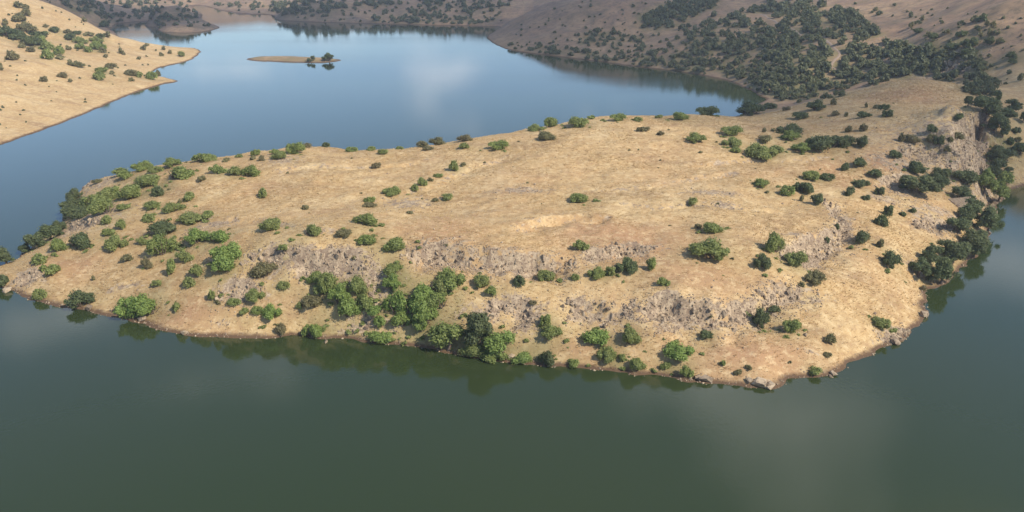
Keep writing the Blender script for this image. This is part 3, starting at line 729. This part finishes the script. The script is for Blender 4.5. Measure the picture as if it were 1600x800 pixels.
# box centre u, v, width, height in the photograph; colour; t = tree
B = []
def add(s, tree=False):
    for w in s.split():
        a = w.split(','); B.append((float(a[0]), float(a[1]), float(a[2]), float(a[3]), a[4] if len(a) > 4 else 'g', tree))
add("""192,262,25,12 225,264,30,10 240,267,24,12 198,274,22,14 270,256,26,14 318,250,32,13 340,265,24,16 369,267,24,16 390,269,28,20 273,277,46,18 222,285,36,20
207,302,38,26 246,299,24,18,d 180,300,24,18 117,306,26,20,d 120,322,40,24,d 150,316,40,26 168,325,40,28 114,335,36,18,d 192,325,20,14 166,343,20,15 192,350,17,17 153,284,14,9,o
297,308,20,16 316,279,12,10,o 282,315,9,8,o 273,328,32,14 236,324,26,12 230,341,20,16 300,343,36,20 326,336,22,15 168,364,20,16 180,379,32,24 123,378,36,28,d 90,384,26,22
60,405,24,20 68,419,11,10 85,422,22,18 256,358,40,26,d 255,385,42,36 223,376,17,14 289,399,24,23 200,402,20,14,o 230,410,15,22,o 269,417,17,25 310,421,22,22 294,440,22,20
247,442,20,12 147,434,7,8,o 309,371,36,26,b 339,371,36,24,b 357,394,46,34,b 354,413,42,32,b 6,440,20,20,d
127,469,40,28,d 207,478,42,42,b 240,479,36,30,b 276,479,12,15 60,460,20,20 331,462,12,17 339,471,10,8 363,471,22,16 397,460,28,22
426,352,38,26 483,360,30,24 534,365,30,17,o 444,386,20,13 569,347,40,18 577,375,36,23 620,382,40,28 553,403,10,8 418,422,46,28,o 441,445,20,18
383,486,16,14 400,484,20,18 423,485,28,26,b 495,433,28,24 516,439,34,46 558,445,34,34 543,478,44,40,b 492,469,36,28,o 468,477,11,12 442,512,20,24,o 488,514,28,30,b
617,420,34,24 612,442,30,30,b 618,472,38,44,b 660,460,50,44,b 666,490,42,44,b 591,481,34,24,b 591,499,22,22,b 597,525,34,26,b 702,433,42,38
756,437,30,30 769,452,22,20 809,437,23,23,d 857,430,35,27 897,432,15,14 933,425,26,22 955,422,22,18 981,413,36,28,d 1018,412,18,22 831,472,14,11,o
853,498,22,24 862,518,36,28 925,524,52,38,b 983,523,34,34 950,551,30,28 972,557,14,14 993,568,30,26 744,556,50,28 819,560,38,26,b 852,560,28,32,d 897,570,22,18
1107,392,60,38 1110,357,36,22 1090,354,12,10,o 908,311,36,20 906,382,24,20 1083,315,18,14 1190,288,26,14 1007,203,20,11,o 1031,209,12,8,o 1088,220,32,14 1095,238,8,5,o
1142,208,32,13 1145,223,30,16 1150,235,20,10 1186,241,46,20 1196,219,24,12,o 863,190,26,20 905,193,30,20 836,202,26,13 851,217,32,12,o 965,185,26,14 1061,184,28,14 995,187,16,9 1032,183,14,7 924,184,12,8
1104,177,34,12,d 1174,177,42,16,d 1192,407,28,26,d 1242,404,32,28 1212,380,32,36 1035,439,20,18 1189,498,28,34,d 1209,482,24,14,d 1235,508,26,26 1057,545,46,34,b 1071,578,20,24 1042,571,18,18 1101,521,24,20,d
1129,567,10,11 1155,581,14,14,o 1168,573,11,11,o 1272,434,30,26,o 1252,443,9,9,o 1377,504,26,22 1297,527,20,20,o 1291,553,14,11,o 1234,565,6,6,o 1275,579,24,16 1392,408,30,28,d 1443,452,12,10,o
1236,205,36,18,d 1236,216,30,14 1250,234,28,13 1210,234,24,12 1254,184,28,11,d 1348,181,22,11,d 1326,203,11,10,o 1348,201,12,12,o 1293,228,54,24,d 1320,222,28,18,d 1347,223,18,17,d 1396,242,20,14,d
1323,261,14,16,d 1341,254,24,16,d 1369,271,24,14,d 1290,277,22,14,d 1263,275,30,20 1254,293,28,22,d 1227,298,22,20 1346,288,26,13,d 1328,300,17,16,d 1375,299,18,14,d 1353,309,15,10,d 1428,264,28,22,d
1277,312,20,18,d 1253,310,8,11,d 1388,330,18,19,d 1378,345,24,22,d 1411,335,12,9,d 1427,329,12,9,d 1350,371,28,22,d 1375,381,11,14,o 1308,351,8,18,d 1291,376,11,11,d
1454,202,16,13,d 1467,221,18,15,d 1453,217,14,14,o 1495,214,24,12,o 1485,219,11,9,o 1407,210,10,26,o 1422,219,26,14,o 1479,234,8,10,o 1498,184,16,10,d
1382,169,15,12,d 1387,179,20,12,d 1369,168,14,8,o 1274,168,28,16,d 1229,172,16,6,o 1304,178,16,9,o 1302,160,11,9,o 1323,180,9,7,o 1352,163,6,12,o 1193,204,8,8,o 1207,204,10,6,o 1200,168,22,9,d
590,259,15,13,o 410,301,18,18 478,324,15,10,o 579,313,18,15 576,323,22,8,o 614,299,28,16 647,293,15,13 659,284,15,16 672,281,10,8 685,275,15,10 710,259,18,20 725,257,12,7,o 700,308,22,13 680,312,14,8,o 640,332,12,7,o
725,228,20,12 778,229,32,16 668,233,18,8,o 598,238,16,12 697,382,8,5,o 460,233,26,22 439,245,26,12 482,226,18,10,o 508,227,14,10,d 547,232,20,8 581,231,18,7 623,232,14,8 682,223,28,8,o 401,239,14,13 430,238,18,9 658,227,24,7,o 725,216,26,10,o
375,244,14,8 353,251,14,6,o 409,248,11,9,o 397,247,10,8,o 1200,300,8,6,o 1524,146,12,8,d 1587,205,12,10,d 1579,222,11,12,d 1592,219,11,8,d
640,476,44,36,b 632,497,38,30,b 690,468,40,36 680,446,36,30 650,502,34,28,b 235,286,38,18 165,306,34,22 137,331,38,20,d 530,460,36,36,b 505,450,30,24 562,470,36,34 768,556,44,26""")
NPEN = len(B)
add("""9,403,30,24,d 37,391,18,16,d 60,379,30,24,d 78,367,34,26,d 93,356,22,18,d 700,530,60,54 748,524,52,66,d 784,541,52,50,b
1452,401,32,28,d 1434,422,34,32,d 1470,430,38,38,d 1488,398,40,36,d 1521,393,34,34,d 1437,294,50,32,d 1415,288,24,18,d 1464,276,30,22,d 1470,290,30,26,d 1506,285,40,24,d 1536,291,30,36 1551,273,30,30,d 1560,298,26,40
1500,309,30,24,d 1512,321,34,28,d 1515,342,34,30,d 1542,352,32,34,d 1495,357,36,24,d 1515,375,36,30,d 1479,390,30,24,d 1569,246,40,22,d 1593,238,26,16,d 1554,250,20,18,d 1572,272,16,14,d
1529,162,22,14,d 1512,162,14,12,d 1540,178,40,28,d 1552,200,30,24,d 1566,208,16,18,d 1582,170,22,16,d 1568,186,30,12,d 1556,156,12,16,d 1598,186,14,14,d
514,91,18,12,d 490,88,8,7,d 482,92,9,5,d""", True)
LB0 = len(B)
add("""27,10,13,8,o 41,12,8,6,o 43,21,14,11,o 32,31,20,11,o 42,45,22,14,o 8,37,10,8,o 72,42,10,5,o 88,48,16,8,d 106,51,10,6,d 108,59,18,9,d 120,53,14,7,d 139,55,13,6,o 155,58,14,8,d 168,56,10,8,d 164,40,14,9,d 131,32,8,7,o
125,65,17,10 126,74,13,9 151,64,18,9 152,74,20,13 160,80,12,8 139,79,13,9 62,57,24,11,d 12,56,30,12,d 30,60,24,10,d 46,66,26,14,d 66,66,20,12 75,75,22,12 92,81,20,13 76,88,20,15 95,92,16,6,o 35,73,10,8 50,79,15,8,o 21,90,20,13,o
3,106,9,10,o 109,99,9,8,o 121,102,18,9,o 107,76,8,6,o 70,125,14,8,o 100,119,16,9,o 110,127,8,6,o 158,111,18,9 159,121,20,14 171,105,18,9,o 176,115,11,4,o 190,81,9,10,o 166,89,8,6,o 202,116,20,8,o 217,118,13,8 235,120,18,13 248,116,8,9,d
205,125,8,6,o 225,76,9,7,o 231,71,8,5,o 218,92,8,5,o 282,86,13,8 252,86,8,6,o 266,82,6,6,o 256,76,7,6,o
1425,40,9,8,d 1440,30,7,7,d 1435,50,16,7,d 1450,55,10,8,d 1462,58,16,10,d 1482,50,10,6,d 1505,55,16,10,d 1523,31,10,8,d 1535,30,13,9,d 1542,38,8,8,d 1551,40,7,9,d 1545,52,8,9,d 1531,55,6,8,d 1546,66,14,10,d 1562,65,9,8,d 1515,70,24,14,d 1485,75,20,11,d 1510,86,28,16,d
1580,88,16,10,d 1582,97,14,8,d 1595,122,9,10,d 1544,88,8,6,d 1368,16,7,5,d 1450,72,16,8,d""")

# zones: anchor u, v, phrase (each bush belongs to its nearest anchor)
ANCH = [(210, 280, "in the back left thicket"), (140, 320, "at the far left corner above the lake"), (330, 262, "on the far rim at left"), (445, 238, "on the far rim left of centre"), (580, 232, "on the bare far rim at centre"),
        (720, 224, "on the far rim right of centre"), (870, 198, "on the bushy far rim against blue water"), (1020, 190, "on the far rim near the bay end"), (1130, 180, "at the end of the blue bay"),
        (170, 370, "on the left shoulder"), (80, 405, "near the left tip"), (260, 335, "past the left shoulder"), (260, 410, "on the left slope"), (340, 385, "around the large left thicket"),
        (180, 475, "at the left waterline"), (350, 465, "below the left end of the long ledge"), (450, 360, "on grass above the long ledge at left"), (590, 360, "in the row above the long ledge"),
        (430, 430, "among rocks under the long ledge at left"), (410, 485, "low on the left grassy bank"), (520, 455, "in the green gully left of centre"), (480, 512, "at the waterline left of centre"),
        (640, 460, "in the wide central thicket"), (594, 505, "in the strip running down to the water"), (780, 440, "against the long ledge right of the thicket"), (960, 420, "in the row below the low ledge"),
        (780, 555, "in the big waterside clump"), (860, 505, "on the slope under the crumbling face"), (960, 550, "low on the bank right of centre"), (1060, 560, "at the foot of the cracked rock face"),
        (620, 300, "in the line crossing the plateau"), (690, 290, "at the end of the plateau line"), (430, 310, "on the open left plateau"), (930, 330, "alone on the open middle plateau"), (1110, 360, "on the right plateau spur"),
        (1120, 225, "on the right plateau near the bay"), (1215, 390, "beside the curved rock rim"), (1260, 440, "right of the curved rock rim"), (1200, 495, "in front of the lower cliff at right"), (1150, 575, "above the nearest shore point"),
        (1290, 550, "on the near right grass slope"), (1380, 450, "near the right shore bend"), (1250, 290, "on the plateau left of the shoulder"), (1230, 220, "in the clump by the bay end"), (1310, 225, "in the shaded middle clump"),
        (1350, 285, "on the right shoulder"), (1390, 340, "on the right shoulder slope"), (1250, 178, "below the shaded hillside"), (1350, 175, "on the slope of the knoll"), (1470, 215, "above the tall cliff"), (1415, 225, "by the grey outcrop near the cliff"),
        (1590, 215, "at the right edge beyond the cliff"),
        (30, 30, "high on the golden bank"), (50, 62, "in the belt across the golden bank"), (110, 54, "along the fold of the golden bank"), (150, 72, "in the scrub patch of the golden bank"), (100, 110, "low on the golden bank"), (220, 118, "at the inner spit of the golden bank"), (240, 82, "on the outer spit of the golden bank"), (160, 112, "by the tall green pair on the bank"),
        (1440, 50, "on the bare hillside at upper right"), (1540, 45, "in the scattered cluster at top right"), (1500, 78, "on the brow below the top right cluster"), (1590, 105, "at the right edge of the hillside"),
        # trees
        (50, 380, "along the back shore at the left tip"), (725, 520, "in the waterside clump"), (1460, 415, "at the right shoreline bend"), (1515, 360, "lining the right inlet"), (1450, 287, "under the right shoulder"), (1530, 285, "below the tall cliff"),
        (1570, 255, "right of the tall cliff"), (1550, 175, "behind the cliff top"), (495, 95, "on the small lake island")]
ORD = "first second third fourth fifth sixth seventh eighth ninth tenth eleventh twelfth thirteenth fourteenth fifteenth sixteenth seventeenth eighteenth nineteenth twentieth".split()
CNAME = {'g': 'green', 'b': 'fresh green', 'd': 'dark green', 'o': 'olive brown'}

arr = np.array([(b[0], b[1] + b[3] / 2 - 0.17 * b[2] * 0.9, b[2], b[3]) for b in B])
hits = cast(arr[:, 0], arr[:, 1])
for i in range(len(B)):        # a bush on a skyline rim: its foot may be just under the rim
    dv = 0; sg = -1 if (arr[i, 1] > 430 or arr[i, 0] > 1430) else 1
    while (np.isnan(hits[i, 0]) or hits[i, 2] < 0.12) and dv < 26:
        dv += 2; hits[i] = cast([arr[i, 0]], [arr[i, 1] + sg * dv])[0]
for i in range(len(B)):
    if 470 < arr[i, 0] < 525 and arr[i, 1] < 110:
        q = unproj(arr[i, 0], 95.0 if arr[i, 0] > 485 else 96.0, 0.6); q[2] = max(0.3, float(sample(Z, q[0], q[1]))); hits[i] = q
area = arr[:, 2] * arr[:, 3]
is_tree = np.array([b[5] for b in B])
order = sorted([i for i in range(len(B)) if not is_tree[i]], key=lambda i: -area[i])
single = set(order[:296]) | set(np.nonzero(is_tree)[0])
zone = []
for i, b in enumerate(B):
    lo, hi = (len(ANCH) - 9, len(ANCH)) if b[5] else (0, len(ANCH) - 9)
    zone.append(min(range(lo, hi), key=lambda k: (ANCH[k][0] - b[0]) ** 2 + (1.7 * (ANCH[k][1] - b[1])) ** 2))
rank = {}
for zi in set(zone):
    mem = sorted([i for i in single if zone[i] == zi], key=lambda i: B[i][0])
    for r_, i in enumerate(mem): rank[i] = (r_, len(mem))

rest = []
for i, (u, v, w, h, colr, tree) in enumerate(B):
    p = hits[i]
    if np.isnan(p[0]): continue
    d = np.linalg.norm(p - np.array([0, 0, CAMH]))
    wm = w * d / F * (1.14 if w >= 20 else 1.12)
    sinv = (CAMH - p[2]) / d
    hm = np.clip((h * d / F * 1.15 - sinv * wm * 0.75) / 0.93, 0.42 * wm, 1.35 * wm)
    dep = np.clip(h * d / F / max(sinv, 0.12) * 0.6, 0.6 * wm, 1.0 * wm)
    if i not in single:
        rest.append((p, wm / 2, hm, colr)); continue
    r_, nmem = rank[i]
    size = "large" if area[i] > 1100 else "small" if area[i] < 180 else ""
    shape = "wide" if w > 1.9 * h else "upright" if h > 1.15 * w else "rounded" if area[i] > 350 else ""
    noun = "tree" if tree else "bush"
    where = "" if nmem == 1 else (", leftmost there" if r_ == 0 else ", rightmost there" if r_ == nmem - 1 else ", %s from left" % ORD[r_])
    lab = " ".join(x for x in (size, shape, CNAME[colr], noun, ANCH[zone[i]][2]) if x) + where
    grp = "shoreline trees" if tree else ("bushes on the bank and hillside" if i >= LB0 else "bushes on the peninsula")
    rot = rng.uniform(0, 6.283)
    sc = (wm / 2, wm / 2 * dep / wm * 1.0, hm / (1.75 if tree else 1.22))
    cat = "tree" if tree else "bush"
    if tree or w >= 26:
        root = bpy.data.objects.new("tree" if tree else "bush", None); COL.objects.link(root)
        root.location = (p[0], p[1], p[2] - 0.05)
        fm = (TREE_L if tree else BUSH_L)[rng.integers(6 if tree else 8)]
        fo = bpy.data.objects.new("crown" if tree else "foliage", fm); COL.objects.link(fo); fo.parent = root
        fo.scale = sc; 
        st = bpy.data.objects.new("trunk" if tree else "stem", (TRUNK if tree else STEM)[rng.integers(3)]); COL.objects.link(st); st.parent = root; st.scale = sc
        mir = -1 if rng.random() < 0.5 else 1
        fo.scale.x *= mir; 
        fo.rotation_euler = (0, 0, rng.uniform(-0.35, 0.35)); obj = root; leafo = fo
    else:
        fm = (BUSH_M if w >= 14 else BUSH_S)[rng.integers(6)]
        obj = bpy.data.objects.new("bush", fm); COL.objects.link(obj); obj.location = (p[0], p[1], p[2] - 0.04)
        obj.scale = sc; obj.rotation_euler = (0, 0, rng.uniform(-0.5, 0.5)); leafo = obj
    leafo.material_slots[0].link = 'OBJECT'; leafo.material_slots[0].material = M_LEAF[colr]
    tag(obj, lab, cat, grp)

# ------------------------------------------------------------------ scrub and woodland too dense or far to count
PT = [crown_arrays(700 + i, 150, 0.25, 'bush') for i in range(6)]
def scatter_px(poly, n, wlo, whi):
    poly = np.array(poly, float); x0, y0 = poly.min(0); x1, y1 = poly.max(0)
    P = np.column_stack([rng.uniform(x0, x1, n * 4), rng.uniform(y0, y1, n * 4)])
    P = P[inside(P[:, 0], P[:, 1], [tuple(q) for q in poly])][:n]
    h = cast(P[:, 0], P[:, 1]); out = []
    for q, g in zip(P, h):
        if np.isnan(g[0]) or g[2] < 0.3: continue
        if tc is not None and np.min(np.hypot(tc[:, 0] - g[0], tc[:, 1] - g[1])) < 2.6: continue
        d = np.linalg.norm(g - np.array([0, 0, CAMH])); w = rng.uniform(wlo, whi) * d / F
        out.append((g, w / 2, w * rng.uniform(0.5, 0.85), 'd'))
    return out
wood = []
wood += scatter_px([(1195, 2), (1240, 0), (1330, 20), (1370, 45), (1375, 62), (1440, 76), (1480, 90), (1472, 112), (1400, 124), (1350, 124), (1310, 112), (1270, 112), (1200, 95), (1195, 40)], 460, 9, 18)
wood += scatter_px([(1195, 60), (1195, 140), (1260, 150), (1340, 135), (1400, 128), (1300, 112), (1240, 108)], 130, 9, 16)
wood += scatter_px([(1000, 34), (1030, 12), (1075, 0), (1130, 0), (1085, 30), (1040, 45), (1005, 44)], 130, 8, 14)
wood += scatter_px([(1060, 45), (1130, 20), (1200, 10), (1200, 140), (1150, 118), (1090, 105), (1080, 70)], 190, 8, 15)
wood += scatter_px([(890, 58), (960, 42), (1000, 60), (1000, 80), (920, 75)], 45, 6, 11)
wood += scatter_px([(790, 70), (900, 76), (1000, 84), (1100, 90), (1195, 125), (1200, 152), (1160, 133), (1120, 120), (1060, 110), (1000, 103), (900, 90), (800, 78)], 150, 6, 13)
wood += scatter_px([(1060, 40), (950, 60), (960, 90), (1090, 105), (1100, 60)], 40, 6, 12)
wood += scatter_px([(1200, 140), (1260, 150), (1340, 135), (1320, 150), (1230, 165)], 35, 8, 14)
wood += scatter_px([(1455, 95), (1520, 85), (1550, 110), (1555, 150), (1520, 150), (1490, 132), (1455, 125)], 60, 10, 18)
far_s = []
far_s += scatter_px([(425, 2), (600, 0), (640, 6), (560, 14), (480, 24), (430, 24)], 90, 7, 13)
far_s += scatter_px([(330, 8), (430, 2), (520, 20), (620, 36), (780, 40), (780, 30), (640, 26), (500, 30)], 70, 5, 10)
far_s += scatter_px([(660, 0), (800, 0), (790, 14), (700, 36), (590, 36), (580, 30)], 100, 6, 12)
far_s += scatter_px([(80, 0), (250, 0), (240, 28), (180, 34), (140, 24)], 55, 7, 12)
far_s += scatter_px([(240, 20), (300, 10), (318, 35), (335, 42), (290, 50), (250, 46)], 22, 6, 10)
far_s += scatter_px([(1330, 10), (1600, 40), (1600, 140), (1560, 130), (1480, 70)], 18, 6, 11)

far_s += scatter_px([(800, 40), (900, 0), (1050, 0), (1000, 60), (1000, 100), (900, 88), (800, 76)], 90, 3, 6)
far_s += scatter_px([(330, 4), (780, 0), (790, 40), (500, 34), (380, 20)], 150, 3, 6)
far_s += scatter_px([(1330, 5), (1600, 20), (1600, 140), (1560, 140), (1480, 90)], 70, 3, 6)
far_s += scatter_px([(80, 0), (300, 0), (315, 40), (240, 45), (160, 40)], 90, 4, 8)
far_s += scatter_px([(0, 0), (80, 0), (200, 70), (270, 80), (230, 130), (120, 170), (0, 210)], 70, 2.5, 5)
wood += scatter_px([(1000, 50), (1195, 20), (1195, 145), (1000, 98)], 120, 4, 7)
def scrub(name, items, lab, mats):
    vs, qs, ts, tn, off = [], [], [], [], 0
    for g, r_, h_, cl in items:
        Vq, Fq, cv, ct, tint = PT[rng.integers(len(PT))]
        a = rng.uniform(0, 6.28); R = np.array([[math.cos(a), -math.sin(a), 0], [math.sin(a), math.cos(a), 0], [0, 0, 1]])
        v = (np.vstack([Vq, cv]) @ R.T) * np.array([r_, r_, h_ / 1.2]) + g - np.array([0, 0, 0.1])
        vs.append(v); qs.append(Fq + off); ts.append(ct + len(Vq) + off); off += len(v)
        tn.append(np.concatenate([np.clip(tint + rng.uniform(-.25, .25), 0, 1), np.full(len(cv), 0.15)]))  # cores tinted darker, painting shade inside the crowns
    me = mesh_np(name, np.vstack(vs), [np.vstack(qs), np.vstack(ts)]); pattr(me, 'tint', np.concatenate(tn))
    me.materials.append(M_LEAF[mats]); tag(link(name, me), lab, "scrub", None, "stuff")
VEG = np.where(SDI > -5, 0.5, 0.0) * np.ones_like(Z)
def vegadd(g, r_, a):
    i0, i1 = np.searchsorted(AX, [g[0] - 2.5 * r_, g[0] + 2.5 * r_]); j0, j1 = np.searchsorted(AY, [g[1] - 2.5 * r_, g[1] + 2.5 * r_])
    VEG[j0:j1, i0:i1] += a * np.exp(-((GX[j0:j1, i0:i1] - g[0]) ** 2 + (GY[j0:j1, i0:i1] - g[1]) ** 2) / (r_ * r_))
for i, b_ in enumerate(B):
    if not np.isnan(hits[i, 0]): vegadd(hits[i], b_[2] * np.linalg.norm(hits[i] - np.array([0, 0, CAMH])) / F * 0.9, 0.42 if b_[4] != 'o' else 0.2)
for g, r_, h_, cl in wood: vegadd(g, r_ * 1.8, 0.45)
for g, r_, h_, cl in far_s: vegadd(g, r_ * 1.8, 0.3)
for me_, used_ in GM: pattr(me_, 'veg', np.clip(VEG.ravel()[used_], 0, 0.85))
scrub("woodland", wood, "dark green wood and scrub covering the shaded hillside", 'w')
scrub("distant_scrub", far_s, "dark scrub dotted over the distant hills", 'w')
under = []
for i, b_ in enumerate(B):
    if np.isnan(hits[i, 0]) or b_[2] < 26 or i >= LB0 or b_[4] == 'o': continue
    R0 = b_[2] * np.linalg.norm(hits[i] - np.array([0, 0, CAMH])) / F * 0.55
    for _ in range(rng.integers(2, 6)):
        a_ = rng.uniform(0, 6.283); q_ = R0 * rng.uniform(0.85, 1.7); x_, y_ = hits[i, 0] + math.cos(a_) * q_, hits[i, 1] + math.sin(a_) * q_
        z_ = float(sample(Z, x_, y_))
        if z_ < 0.2: continue
        r_ = rng.uniform(0.3, 0.85); under.append((np.array([x_, y_, z_]), r_, r_ * rng.uniform(0.5, 1.0), 'g'))
scrub("undergrowth", under, "small green undergrowth around the foot of the bushes", 'g')
scrub("low_scrub", rest + [(np.array([x, y, float(sample(Z, x, y))]), r_, r_ * 1.1, 'o') for x, y, r_ in
      [(x, y, s) for x, y, s in zip(rng.uniform(-125, 140, 900), rng.uniform(105, 285, 900), rng.uniform(0.2, 0.5, 900)) if sample(SD, x, y) > 0.8 and sample(Z, x, y) > 0.3][:90]],
      "tiny olive brown scrub plants dotted over the slopes", 'o')

# ------------------------------------------------------------------ clouds that shade the hills (real, high above)
def cloud(target, size, tau, seed, alt=520):
    t = (alt - target[2]) / SUND.z
    c = Vector(target) + SUND * t
    r = random.Random(seed); bm = bmesh.new()
    me = bpy.data.meshes.new("cloud")
    rx, ry = size; thick = 60.0
    bmesh.ops.create_icosphere(bm, subdivisions=5, radius=1.0)
    for v in bm.verts:
        a = v.co.copy()
        nx_ = float(fbm(np.array([a.x * 1.7 + seed]), np.array([a.y * 1.7 - seed]), seed, 4)[0])
        k = 1 + 0.55 * nx_
        v.co = (a.x * rx * k, a.y * ry * k, a.z * thick * (0.6 if a.z < 0 else 1.0) * (1 + 0.8 * nx_))
    bm.to_mesh(me); bm.free()
    for p_ in me.polygons: p_.use_smooth = True
    m = bpy.data.materials.new("cloud_vapour"); nt, out, N, L = nodes(m)
    pv = N('ShaderNodeVolumePrincipled'); pv.inputs['Color'].default_value = (1, 1, 1, 1); pv.inputs['Density'].default_value = tau / (thick * 1.6 / SUND.z); pv.inputs['Anisotropy'].default_value = 0.3
    L(pv.outputs[0], out.inputs['Volume'])
    o = link("cloud", me, mat=m); o.location = c
    return o
CL = [((60, 530, 20), (160, 190), 1.35, 3, "broad pale cloud above the shaded right hillside"), ((0, 900, 10), (430, 170), 1.15, 8, "long pale cloud above the distant hills"),
      ((-330, 790, 10), (200, 120), 1.15, 15, "pale cloud above the far left hills"), ((150, 268, 16), (82, 76), 1.1, 23, "small pale cloud above the knoll")]
for tg, sz, tau, sd_, lab in CL:
    tag(cloud(tg, sz, tau, sd_), lab, "cloud", "clouds over the hills", "stuff")

# ------------------------------------------------------------------ haze
top = max(float(Z.max()) + 8, CAMH + 6)
x0, x1, y0, y1 = AX[0] - 20, AX[-1] + 20, AY[0] - 20, AY[-1] + 20
hv = np.array([(x, y, z) for z in (-5, top) for y in (y0, y1) for x in (x0, x1)], float)
hf = np.array([(0, 2, 3, 1), (4, 5, 7, 6), (0, 1, 5, 4), (2, 6, 7, 3), (0, 4, 6, 2), (1, 3, 7, 5)])
me = mesh_np("haze", hv, hf)
m = bpy.data.materials.new("haze_air"); nt, out, N, L = nodes(m)
pv = N('ShaderNodeVolumePrincipled'); pv.inputs['Color'].default_value = (0.86, 0.9, 1.0, 1); pv.inputs['Density'].default_value = 0.0002; pv.inputs['Anisotropy'].default_value = 0.2
L(pv.outputs[0], out.inputs['Volume'])
tag(link("haze", me, mat=m), "thin bluish haze over the lake", None, None, "stuff")
print("BUSHES", len(B), "single", len(single), "wood", len(wood), len(far_s), "verts", nx * ny, "top", top)
